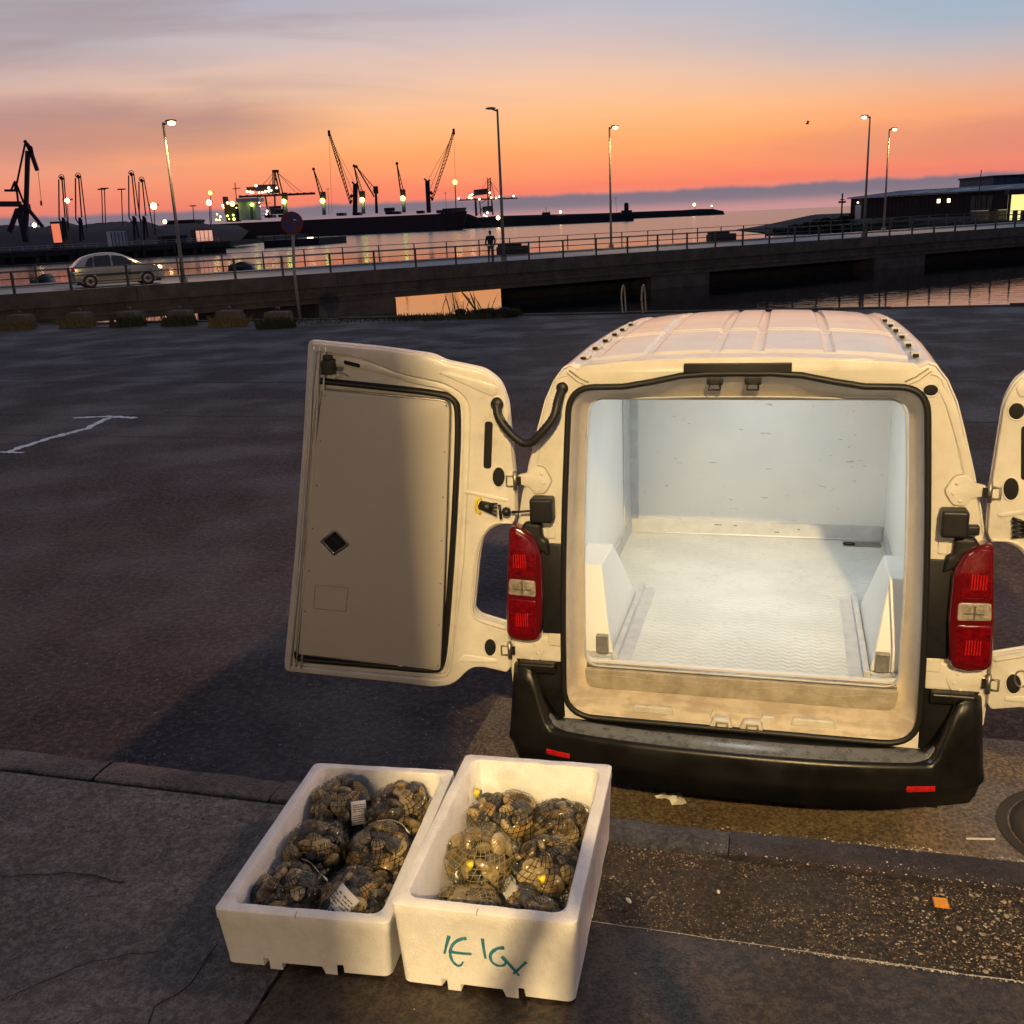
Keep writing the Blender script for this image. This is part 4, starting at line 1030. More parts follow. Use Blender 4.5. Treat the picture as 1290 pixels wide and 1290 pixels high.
for s_ in (-1, 1):
    a_, b_ = sorted((s_*RW, s_*(RW+.02)))
    obj('cargo_wall', MB().box((a_, .13, ZF), (b_, YB, ZC)), 'liner', VAN)
    a_, b_ = sorted((s_*(RW-.0015), s_*(RW-.10))); 
    if s_ < 0: obj('corner_trim', MB().box((a_, YB-.008, ZF+.09), (s_*(RW-.055), YB-.001, ZC-.004)), 'linergrey', VAN)
    a_, b_ = sorted((s_*(RW-.009), s_*(RW-.0015)))
    if s_ < 0: obj('corner_trim', MB().box((a_, YB-.24, ZF+.09), (b_, YB-.0085, ZC-.004)), 'linergrey', VAN)
    obj('floor_angle', MB().box((s_*(RW-.012) if s_ < 0 else s_*(RW-.008), .95, ZF+.0005), (s_*(RW-.003), YB-.0085, ZF+.085)) if s_ > 0 else MB().box((-(RW-.003), .95, ZF+.0005), (-(RW-.012), YB-.0085, ZF+.085)), 'linergrey', VAN)
obj('cargo_ceiling', MB().box((-RW, .13, ZC), (RW, YB, ZC+.02)), 'liner', VAN)
obj('skirting', MB().box((-RW+.013, YB-.010, ZF+.001), (RW-.013, YB-.001, ZF+.086)), 'linergrey', VAN, bevel=.002)
obj('skirting_weld', MB().tube([(-RW+.013, YB-.012, ZF+.006), (RW-.013, YB-.012, ZF+.006)], .005, 6), 'liner', VAN, True)
for i, (x, z, l_) in enumerate(((-.22, ZF+.062, .04), (-.11, ZF+.06, .02), (.12, ZF+.03, .03), (.25, ZF+.05, .015))):
    obj('scratch', MB().box((x, YB-.0112, z), (x+l_, YB-.0102, z+.004)), 'hole', VAN)
random.seed(77)
for i in range(20):
    x = random.uniform(-.6, .6) if i % 2 else random.uniform(.2, .6); z = random.uniform(.85, 1.6); l_ = random.choice((.006, .01, .02, .035)); a = random.uniform(-.2, .9)
    obj('scratch', MB().beam((x, YB-.0008, z), (x+l_*math.cos(a), YB-.0008, z+l_*math.sin(a)), .0022, .0012), 'hole' if i % 3 else 'dirt', VAN)
for i in range(9):
    z = .74+i*.12; obj('rivet', MB().sphere((-RW+.006, YB-.12, z), .005, 6, 4), 'steel', VAN, True)
obj('floor_latch', MB().box((.50, YB-.13, ZF+.0005), (.70, YB-.05, ZF+.006)), 'steel', VAN)
obj('latch_ring', MB().tube([(.53+.03*math.cos(a*PI/6), YB-.11+.016*math.sin(a*PI/6), ZF+.011) for a in range(12)], .004, 5, closed=True), 'hole', VAN)
# wheel-arch boxes
for s_ in (-1, 1):
    def A_(y, z, k): return (s_*(.525+.075*((z-ZF)/.36))*k if k else s_*RW, y, z)
    prof = [(.235, ZF), (.30, ZF+.12), (.355, 1.0), (.66, 1.0), (.96, ZF)]
    prof = [(.235, ZF+.0005), (.24, ZF+.10), (.355, 1.005), (.66, 1.003), (.95, ZF+.0005)]
    inn = [(s_*(.528+.065*((z-ZF)/.36)), y, z) for y, z in prof]; out_ = [(s_*(RW-.001), y, z) for y, z in prof]
    if s_ > 0: inn, out_ = out_, inn
    mb = MB().loft([inn, out_], close=True, cap0=True, cap1=True)
    o = obj('wheel_arch_box', mb, 'liner', VAN, bevel=.008, weld=True)
    a_, b_ = sorted((s_*.548, s_*.600))
    obj('arch_end_cap', MB().box((a_, .205, ZF+.012), (b_, .234, ZF+.092)), 'concgrey' if 'concgrey' in M_ else 'steel', VAN, bevel=.003)
    a_, b_ = sorted((s_*.524, s_*.500))
    obj('floor_strip', MB().box((a_, .17, ZF+.0005), (b_, 1.05, ZF+.030)), 'alu', VAN, bevel=.002)
    a_, b_ = sorted((s_*.4995, s_*.445))
    obj('floor_strip', MB().box((a_, .17, ZF+.0005), (b_, 1.05, ZF+.004)), 'alu', VAN, bevel=.001)
# cold ceiling lamp inside, just behind the header
IL = obj('interior_lamp', MB().box((-.10, .35, ZC-.030), (.10, 1.65, ZC-.001)), 'linergrey', VAN, bevel=.004)
obj('lamp_lens', MB().box((-.085, .36, ZC-.034), (.085, 1.64, ZC-.0305)), 'led', IL)
li = light('lamp_light', 'AREA', (0, 1.0, ZC-.037), 7.0, (.94, 1, .98), IL, size=.3); li.data.shape = 'RECTANGLE'; li.data.size = .17; li.data.size_y = 1.26
li.rotation_euler = (0, 0, 0)

# bumper: lofted around the tail, stepped in the middle, raised at both corners
def bumper():
    path = []
    for i in range(97):
        s_ = -1+2*i/96; ax = abs(s_)
        if ax < .80:
            x = s_*.86/.80*1.0; y = -.205+.105*(abs(x)/.86)**2.6
        else:
            a = (ax-.80)/.20; ang = min(1, a/.55)*PI/2
            x = .86+.076*math.sin(ang); y = -.100+.085*(1-math.cos(ang))+max(0, a-.55)/.45*.42
            x *= math.copysign(1, s_)
        path.append((x, y))
    L = []
    for i, (x, y) in enumerate(path):
        a = Vector(path[max(0, i-1)]); b_ = Vector(path[min(96, i+1)]); d = (b_-a).normalized(); nrm = Vector((-d.y, d.x))   # inward
        if nrm.y < 0 and abs(x) < .85: nrm = -nrm
        up = sm(.735, .845, abs(x))
        zt = .442+.008*(1-(x/.8)**2)+.245*up-(.03 if y > .2 else 0)*0
        P = []
        def q(ins, z): P.append((x+nrm.x*ins, y+nrm.y*ins, z))
        zb = .248-.02*(1-(abs(x)/.93)**4)
        if abs(x) > .9: zb = .262
        q(.14, zb+.03); q(.05, zb); q(.018, zb+.02); q(.004, zb+.085); q(.0, zb+.09); q(-.006, .352); q(.002, .40); q(.002+.02*up, zt-.05*up-.018); q(.010+.02*up, zt-.004); q(.020+.022*up, zt)
        # ledge inward then down into the gutter in front of the body
        if True:
            w = .105*(1-up)+.030*up
            # pad plane
            q(.03+.03*up, zt-.0006+.001); q(w, zt+.010*(1-up)-.002*up)
            q(w+.006, (zt+.002)*(1-up)+(zt-.03)*up)
            yb = max(.0, y+.02)
            ins = w+.03
            P.append((x+nrm.x*ins if abs(x) > .9 else x, (-.008 if y < .0 else y+nrm.y*ins), .438*(1-up)+(.50)*up if abs(x) < .9 else zt-.10))
        L.append(P)
    mb = MB().loft(L, close=False); return mb, L
bmb, BL = bumper()
BP = obj('bumper', bmb, 'bumper', VAN, True, weld=False)
# glossy worn step pad set in the middle
pad = MB(); rows = []
for i, P in enumerate(BL):
    x = P[9][0]
    if abs(x) > .772: continue
    k = 1-sm(.66, .772, abs(x))
    a = Vector(P[9]); b_ = Vector(P[11]); c = (a+b_)/2; w = (b_-a)/2*(.25+.75*k)
    rows.append([tuple(c-w*.98+Vector((0, 0, .0005))), tuple(c-w*.9+Vector((0, 0, .0045))), tuple(c+Vector((0, 0, .006))), tuple(c+w*.9+Vector((0, 0, .0045))), tuple(c+w*.98+Vector((0, 0, .0005)))])
pad.loft(rows, close=False); obj('step_pad', pad, 'pad', BP, True)
for s_ in (-1, 1):
    hl = []
    for i, P in enumerate(BL):
        x, y, z = P[9]
    obj('bumper_highlight', MB().tube(chaikin([(s_*.755, -.080, .462), (s_*.800, -.060, .485), (s_*.822, -.030, .53), (s_*.828, -.012, .60), (s_*.815, -.004, .66)], 2, False), .009, 8), 'pad', BP, True)  # pale tube in step-pad grey standing for the highlight along the arm
    obj('bumper_corner', MB().loft([[(s_*.70, .0, .44), (s_*.73, -.02, .44), (s_*.80, -.03, .46), (s_*.85, -.02, .5)], [(s_*.70, -.001, .56), (s_*.74, -.018, .56), (s_*.80, -.02, .60), (s_*.85, -.02, .60)], [(s_*.705, 0, .695), (s_*.74, -.012, .70), (s_*.80, -.016, .702), (s_*.90, -.01, .70)]], close=False), 'bumper', BP, True)
    obj('bumper_corner', MB().box((min(s_*.725, s_*.885), -.052, .655), (max(s_*.725, s_*.885), .0, .700)), 'bumper', BP, bevel=.012, seg=3)
    a_, b_ = sorted((s_*.645, s_*.752)); yy_ = -.205+.105*(.70/.86)**2.6
    o = obj('reflector', MB().box((-.054, -.007, -.012), (.054, .010, .012)), 'redref', BP, bevel=.004, seg=2); o.location = (s_*.700, yy_-.002, .348); o.rotation_euler = (0, 0, s_*.23)
obj('bumper_gutter', MB().box((-.74, -.09, .37), (.74, .03, .436)), 'hole', BP)
obj('rear_valance', MB().box((-.78, -.06, .22), (.78, .25, .36)), 'hole', VAN)

# ------------------------------------------------------------------ the two rear doors (swung about 172 degrees)
DO = [(.861, 1.985, .02), (.567, 1.974), (.362, 1.958), (.314, 1.936), (.157, 1.914, .05), (.093, 1.871, .05), (.059, 1.795), (.016, 1.492), (.004, 1.325, .01), (.014, 1.296, .01), (.088, 1.286, .05), (.135, 1.231, .05), (.15, 1.143), (.166, .894, .03), (.141, .871, .03), (.030, .846, .02), (.016, .836, .01), (.0, .654, .01), (.014, .632, .01), (.12, .648), (.165, .640), (.195, .610), (.240, .547, .04), (.322, .524, .04), (.5, .530), (1.005, .534, .02), (.940, 1.08), (.89, 1.6)]
def build_door(side, ang, label=None):
    x0, x1, z0, z1 = .918, .855, .737, 1.47
    ax = Vector((-side*(x0-x1), 0, z1-z0)).normalized(); base = Vector((side*x0, 0, z0))
    c = Vector((-side*ax.z, 0, side*ax.x));
    if c.x*side > 0: c = -c
    A_ = rad(ang); d = c*math.cos(A_)+Vector((0, -1, 0))*math.sin(A_)
    n = d.cross(ax)
    if n.y > 0: n = -n
    fn = lambda s_, t_, k: base+d*s_+ax*(t_-.737)+n*k
    def pl(name, P, holes, n0, n1, m, bev=.004, par=None, bseg=2): return plate(name, P, holes, n0, n1, fn, m, par, bev, True, bseg)
    out_ = fillet(DO, .03, 5)
    D = pl('cargo_door', out_, [], -.030, -.006, 'vanin', .005, VAN)
    if label: D['label'] = label
    sub = lambda *a, **k: pl(*a, **k)
    skin = pl('outer_skin', fillet([(s_+(.012 if s_ > .8 else 0), t_+.0) for s_, t_, *r in DO], .03, 5), [], -.055, -.034, 'van', .008, D, 3)
    emb = fillet([(.822, 1.948, .01), (.62, 1.925, .1), (.50, 1.878, .1), (.30, 1.850, .09), (.210, 1.792, .07), (.206, 1.61), (.216, 1.138), (.262, .600, .05), (.30, .568, .04), (.965, .568, .01), (.915, 1.08), (.862, 1.6)], .04, 6)
    pl('hinge_band', fillet([(s_+(-.012 if s_ > .8 else .004 if s_ < .3 else 0), t_+(.006 if t_ < .6 else -.005 if t_ > 1.8 else 0), *r) for s_, t_, *r in DO], .03, 5), [emb], -.008, .016, 'vanin', .007, D, 3)
    ch = fillet([(.812, 1.905, .01), (.60, 1.88, .08), (.46, 1.845, .08), (.30, 1.822, .08), (.236, 1.765, .06), (.232, 1.30), (.252, .80), (.282, .590, .03), (.95, .582, .01), (.90, 1.08), (.85, 1.6)], .04, 6)
    pl('channel_step', emb, [ch], -.008, .006, 'vanin', .004, D)
    # outer edge returns, seen as vertical lines
    for off, r_ in ((.028, .004), (.052, .003), (.075, .0035)):
        m = MB().tube([fn(.861-off+.0, 1.965, .017), fn(.885-off, 1.6, .018), fn(.936-off, 1.08, .018), fn(.995-off, .56, .017)], r_, 6); obj('edge_fold', m, 'vanin', D, True)
    pan = fillet([(.800, 1.796, .01), (.288, 1.781, .05), (.286, 1.70), (.293, 1.1), (.303, .618, .015), (.928, .632, .01), (.885, 1.08), (.836, 1.55)], .02, 5)
    pl('insulated_panel', pan, [], -.010, .024, 'panel', .007, D, 3)
    pl('panel_border', fillet([(.803, 1.801, .01), (.282, 1.786, .05), (.280, 1.70), (.287, 1.1), (.298, .610, .015), (.933, .624, .01), (.889, 1.08), (.840, 1.55)], .02, 5), [pan], -.008, .019, 'chrome', .001, D)
    sl = chaikin([(.812, 1.828), (.55, 1.818), (.345, 1.808), (.272, 1.795), (.255, 1.735), (.255, 1.55), (.264, 1.2), (.283, .80), (.297, .63), (.325, .602), (.60, .606), (.930, .600), (.940, .612), (.938, .640)], 3, False)
    fl = MB(); rows = []
    for i, (s_, t_) in enumerate(sl):
        a = sl[max(0, i-1)]; b_ = sl[min(len(sl)-1, i+1)]; dd = Vector((b_[0]-a[0], b_[1]-a[1])).normalized(); w = Vector((-dd.y, dd.x))*.013
        rows.append([fn(s_-w.x, t_-w.y, -.004), fn(s_-w.x*.8, t_-w.y*.8, .014), fn(s_, t_, .020), fn(s_+w.x*.8, t_+w.y*.8, .014), fn(s_+w.x, t_+w.y, -.004)])
    fl.loft(rows, close=False); obj('door_seal', fl, 'rubber', D, True)
    K = .0165
    pl('access_slot', rect(.114, 1.520, .146, 1.712, .014, 5), [], K-.004, K+.0012, 'hole', .001, D)
    pl('grommet', ellipse(.083, 1.489, .024, .040), [], K-.004, K+.0012, 'hole', .001, D)
    pl('grommet', ellipse(.0925, .743, .024, .039), [], K-.004, K+.0012, 'hole', .001, D)
    pl('grommet', ellipse(.100, 1.782 if side < 0 else 1.765, .024, .028), [], K-.004, K+.0012, 'hole', .001, D)
    for cx, cz, rx, rz in ((.083, 1.489, .024, .040), (.0925, .743, .024, .039), (.100, 1.782 if side < 0 else 1.765, .024, .028)):
        pl('grommet_rim', ellipse(cx, cz, rx+.006, rz+.006), [ellipse(cx, cz, rx+.0005, rz+.0005)], K-.004, K+.0035, 'vanin', .0015, D)
    pl('pressed_rib', fillet([(.095, 1.855), (.30, 1.90), (.34, 1.893), (.125, 1.812), (.105, 1.815)], .02), [], K-.004, K+.004, 'vanin', .004, D)
    pl('pressed_rib', fillet([(.035, 1.40), (.22, 1.425), (.22, 1.412), (.05, 1.385)], .01), [], K-.004, K+.004, 'vanin', .003, D)
    pl('pressed_rib', fillet([(.06, .69), (.20, .70), (.235, .66), (.18, .668), (.06, .672)], .01), [], K-.004, K+.004, 'vanin', .003, D)
    obj('cutout_lip', MB().tube(chaikin([fn(.02, 1.302, .018), fn(.098, 1.30, .018), fn(.150, 1.235, .018), fn(.168, 1.143, .018), fn(.182, .895, .018), fn(.150, .862, .018), fn(.03, .835, .018)], 2, False), .006, 6), 'vanin', D, True)
    # latch at the top outer corner
    obj('latch', MB().hexa([fn(.748, 1.858, .0), fn(.802, 1.856, .0), fn(.800, 1.920, .0), fn(.748, 1.922, .0)], [fn(.752, 1.862, .045), fn(.798, 1.860, .045), fn(.796, 1.916, .045), fn(.752, 1.918, .045)]), 'black', D, bevel=.005)
    obj('latch', MB().hexa([fn(.760, 1.918, .0), fn(.795, 1.918, .0), fn(.795, 1.936, .0), fn(.760, 1.936, .0)], [fn(.760, 1.918, .03), fn(.795, 1.918, .03), fn(.795, 1.936, .03), fn(.760, 1.936, .03)]), 'black', D, bevel=.002)
    obj('latch_bolt', MB().tube([fn(.742, 1.885, .02), fn(.722, 1.882, .02)], .008, 8), 'steel', D, True)
    obj('latch_lever', MB().tube([fn(.735, 1.868, .02), fn(.700, 1.858, .02), fn(.745, 1.848, .018)], .005, 6), 'yellow' if False else 'creamdirt', D, True)
    pl('top_slot', fillet([(.716, 1.902), (.650, 1.890), (.650, 1.906), (.716, 1.918)], .008), [], .004, .0075, 'hole', .001, D)
    # diamond release recess and embossed rectangle on the panel
    cx, cz = .757, 1.160
    dia = [(cx+.064, cz+.002), (cx-.003, cz+.062), (cx-.066, cz-.004), (cx+.004, cz-.060)]; di2 = [(cx+(x-cx)*.74, cz+(z-cz)*.74) for x, z in dia]
    pl('release_frame', fillet(dia, .006), [fillet(di2, .004)], .020, .0285, 'chrome', .002, D)
    pl('release_recess', fillet(di2, .004), [], .020, .0250, 'hole', 0, D)
    obj('release_lever', MB().hexa([fn(cx+.012, cz+.030, .0252), fn(cx-.028, cz+.004, .0252), fn(cx-.020, cz-.006, .0252), fn(cx+.022, cz+.020, .0252)], [fn(cx+.012, cz+.030, .031), fn(cx-.028, cz+.004, .031), fn(cx-.020, cz-.006, .031), fn(cx+.022, cz+.020, .031)]), 'black', D)
    ro = [(.846, .965), (.700, .965), (.712, .851), (.857, .853)]; ri = [(x+(.7785-x)*.07, z+(.908-z)*.09) for x, z in ro]
    pl('embossed_border', fillet(ro, .006), [fillet(ri, .005)], .020, .0262, 'dirt', .001, D)
    for i in range(7):
        for a0, b0, a1, b1 in ((.300, 1.765, .315, .640), (.79, 1.775, .912, .650)):
            f_ = i/6; cs = a0+(a1-a0)*f_; ct = b0+(b1-b0)*f_
            obj('screw', MB().sphere(tuple(fn(cs, ct, .0242)), .0042, 7, 4), 'steel', D, True)
    # wiring connector
    if side < 0:
        obj('connector', MB().tube([fn(.150, 1.365, .012), fn(.108, 1.362, .035)], .021, 10), 'black', D, True)
        for dz in (-.018, -.006, .006, .018): obj('connector_pin', MB().tube([fn(.112, 1.362+dz, .034), fn(.082, 1.360+dz*1.4, .04)], .004, 5), 'black', D, True)
        obj('connector_clip', MB().tube([fn(.150, 1.330, .018), fn(.166, 1.340, .02), fn(.170, 1.364, .02), fn(.166, 1.390, .02), fn(.150, 1.398, .018)], .007, 8), 'yellow', D, True)
    else:
        obj('connector', MB().tube([fn(.125, 1.345, .012), fn(.158, 1.34, .035)], .024, 10), 'black', D, True)
        for dz in (-.024, -.012, .0, .012, .022): obj('connector_pin', MB().tube([fn(.130, 1.345+dz, .030), fn(.086, 1.352+dz*1.5, .03)], .006, 5), 'black', D, True)
        pl('pressed_ring', ellipse(.118, .765, .026, .036), [ellipse(.118, .765, .019, .029)], K-.004, K+.004, 'steel', .002, D)
    return D, fn
DL, fnl = build_door(-1, 172, 'left rear cargo door swung open, half of its inner panel in shadow')
DR, fnr = build_door(1, 174, 'right rear cargo door swung open, cut off by the picture edge')
# ribbed black cable sleeve from the left roof corner to the left door
cp = chaikin([(-.668, -.02, 1.842), (-.678, -.055, 1.80), (-.683, -.075, 1.749), (-.732, -.085, 1.690), (-.792, -.085, 1.634), (-.850, -.075, 1.665), (-.915, -.055, 1.735), tuple(fnl(.100, 1.782, .03))], 3, False)
rs_ = [.0165+.002*(i % 2) for i in range(len(cp))]
obj('cable_sleeve', MB().tube(cp, rs_, 10), 'rubber', VAN, True)
obj('sleeve_boot', MB().sphere(tuple(fnl(.100, 1.782, .02)), .027, 12, 8, (1, .6, 1)), 'rubber', VAN, True)
obj('sleeve_boot', MB().sphere((-.668, -.008, 1.846), .024, 12, 8, (1, .6, 1)), 'rubber', VAN, True)

# ------------------------------------------------------------------ road bridge over the harbour basin
DZ = .30
P0 = atz(14, 372.5, DZ); P1 = atz(1290, 286.5, DZ)
bd = (P1-P0).normalized(); bn = Vector((-bd.y, bd.x, 0)); BLEN = (P1-P0).length
def bp(s_, n_, z): return P0+bd*s_+bn*n_+Vector((0, 0, z-DZ))
def sx(px, py=None):
    'station along the bridge of a photo column'
    lo, hi = -60, 160
    for _ in range(50):
        m = (lo+hi)/2; q = bp(m, 0, DZ)-Vector((0, 0, EYE)); u = 645+FPX*q.dot(RT)/q.dot(FW)
        if u < px: lo = m
        else: hi = m
    return lo
def sxn(px, n_):
    lo, hi = -60, 200
    for _ in range(50):
        m = (lo+hi)/2; q = bp(m, n_, DZ)-Vector((0, 0, EYE)); u = 645+FPX*q.dot(RT)/q.dot(FW)
        if u < px: lo = m
        else: hi = m
    return lo
def bbox(s0, s1, n0, n1, z0, z1):
    return MB().hexa([bp(s0, n0, z0), bp(s1, n0, z0), bp(s1, n1, z0), bp(s0, n1, z0)], [bp(s0, n0, z1), bp(s1, n0, z1), bp(s1, n1, z1), bp(s0, n1, z1)])
BW = 9.5; S0, S1 = -55, 150
BR = link('bridge', None); BR['kind'] = 'structure'
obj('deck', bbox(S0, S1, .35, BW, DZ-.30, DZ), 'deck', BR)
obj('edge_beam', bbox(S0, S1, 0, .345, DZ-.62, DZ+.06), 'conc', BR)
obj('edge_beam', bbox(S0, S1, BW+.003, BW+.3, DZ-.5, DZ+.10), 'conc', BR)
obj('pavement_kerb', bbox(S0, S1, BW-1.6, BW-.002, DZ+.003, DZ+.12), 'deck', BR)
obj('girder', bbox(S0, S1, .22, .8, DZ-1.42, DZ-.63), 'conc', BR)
obj('girder_ledge', bbox(S0, S1, .10, .218, DZ-1.14, DZ-1.0), 'conc', BR)
random.seed(31)
for i in range(60):
    s_ = S0+i*3.3+random.uniform(-.3, .3)
    obj('drain_pipe', MB().tube([bp(s_, .17, DZ-.62), bp(s_+.03, .05, DZ-.8), bp(s_+random.uniform(-.1, .35), .12, DZ-1.15)], .028, 5), 'rail', BR)
    if i % 3 == 0: obj('beam_joint', bbox(s_+.6, s_+.63, -.004, .0, DZ-.6, DZ+.05), 'hole', BR)
# piers and abutments under it, with openings where the water shows
def pier(px0, px1, n0=.6, n1=BW-1, m='concd', z=-.0):
    obj('pier', bbox(sx(px0), sx(px1), n0, n1, WZ-2, DZ-1.425), m, BR)
obj('abutment', bbox(S0, sx(118), .6, 4, WZ-2, DZ-1.425), 'concd', BR)
pier(268, 398, .7, 4); obj('pier', bbox(sx(398), sx(496), .02, 3.2, WZ-2, DZ-1.424), 'conc', BR)
obj('abutment', bbox(sxn(629, 4.2), S1, 2.2, 4.2, WZ-2, DZ-.305), 'concd', BR)
obj('pier', bbox(sx(824), sx(898), .30, 2.19, WZ-2, DZ-1.424), 'conc', BR)
obj('pier', bbox(sx(1108), sx(1172), .30, 2.19, WZ-2, DZ-1.424), 'conc', BR)
obj('pier', bbox(sx(1420), sx(1480), .30, 2.19, WZ-2, DZ-1.424), 'conc', BR)
def railing(n_, label, h, posts, r=.022, rails=(1.0, .66, .34), pr=.035):
    t = thing('bridge_railing', label, 'railing')
    for s_ in posts: obj('post', MB().beam(bp(s_, n_, DZ+.05), bp(s_, n_, DZ+h), pr*2, pr*2), 'rail', t)
    a, b_ = posts[0], posts[-1]
    for k in rails:
        segs = [bp(a+(b_-a)*i/30, n_, DZ+.05+(h-.07)*k) for i in range(31)]
        obj('rail', MB().tube(segs, r, 6), 'rail', t, True)
    return t
pxs = [91, 163, 231.5, 298, 358, 418, 473.6, 525.5, 576, 622, 668, 711, 752.6, 792, 830, 867, 902.7, 937, 970.7, 1002.7, 1033, 1063]
st = [sx(p) for p in pxs]; sp_n = (st[-1]-st[0])/(len(st)-1)
posts = [st[0]-sp_n*k for k in range(8, 0, -1)]+st+[st[-1]+sp_n*k for k in range(1, 22)]
NEAR = railing(.12, 'near railing of the bridge with dark posts and three rails', 1.03, posts, .026, pr=.05)
posts2 = [s_+sp_n*.35+1.0 for s_ in posts]
FAR = railing(BW-.15, 'far railing of the bridge against the orange water', 1.12, posts2)

def lamp_post(px, pyb, pyt, label, n_, lit, arms, glow='lampw', r=.09):
    s_ = sxn(px, n_); b0 = bp(s_, n_, DZ)
    # real height from the photo at that distance
    Yd = b0.y; tp = at(px, pyt, Yd); h = tp.z-DZ; lean = Vector((tp.x-b0.x, 0, 0))
    t = thing('street_lamp', label, 'street lamp', b0, 0, 'street lamps along the bridge')
    k = .25
    obj('pole', MB().tube([(0, 0, 0), (0, 0, h*.5), (0, 0, h)], [r, r*.8, r*.55], 10), 'post', t, True)
    obj('pole_base', MB().box((-.16, -.16, 0), (.16, .16, .35)), 'post', t, bevel=.03)
    for a in arms:
        obj('lamp_head', MB().sphere((a*.36, 0, h+.05), .22, 12, 6, (1.3, .6, .32)), 'post', t, True)
        obj('lamp_arm', MB().tube([(0, 0, h-.1), (a*.35, 0, h+.04)], .05, 6), 'post', t, True)
    if lit:
        for a in arms:
            obj('lamp_glass', MB().sphere((a*.40, -.05, h-.05), .15, 12, 6, (1.2, .8, .7)), glow, t, True)
        if lit > 1: light('lamp_light', 'SPOT', (arms[0]*.9, -.3, h-.25), 420*lit, SODIUM, t, (arms[0]*.45, -.1, 0), .12, 130, .5)
    return t
lamp_post(232, 357, 153, 'lit street lamp on the bridge just right of the silver car', .7, 2.2, (1,))
lamp_post(635, 328, 137, 'unlit street lamp on the bridge beside the standing person', .7, 0, (-1,), r=.10)
lamp_post(770, 312, 160, 'lit street lamp on the middle of the bridge right of the far gantry crane', BW-.7, 2, (1,))
lamp_post(1088, 292, 147, 'taller street lamp in front of the dark red shed, head to the left', .7, 1, (-1,), 'lampdim')
lamp_post(1113, 286, 163, 'shorter lit street lamp in front of the dark red shed, head to the right', BW-.7, 2, (1,))

# person on the bridge
q = bp(sxn(619, .9), .9, DZ); pe = person('person in dark hooded jacket standing on the bridge beside the unlit lamp', q, .25)
# low dark blocks on the far pavement
for a_, b_, lb, h in ((631, 667, 'long dark bench block beside the person on the bridge', .62), (896, 928, 'dark bench block behind the far railing of the bridge near the shed', .62)):
    s0 = sxn(a_, BW-1.3); s1 = sxn(b_, BW-1.3); t = thing('street_bench', lb, 'bench', bp(s0, BW-1.3, DZ+.12), math.atan2(bd.y, bd.x)); L_ = s1-s0
    obj('bench_seat', MB().box((0, 0, .0), (L_, .6, .50)), 'sil', t, bevel=.06); obj('bench_back', MB().box((.12, .35, .501), (L_-.35, .6, .66)), 'sil', t, bevel=.03)

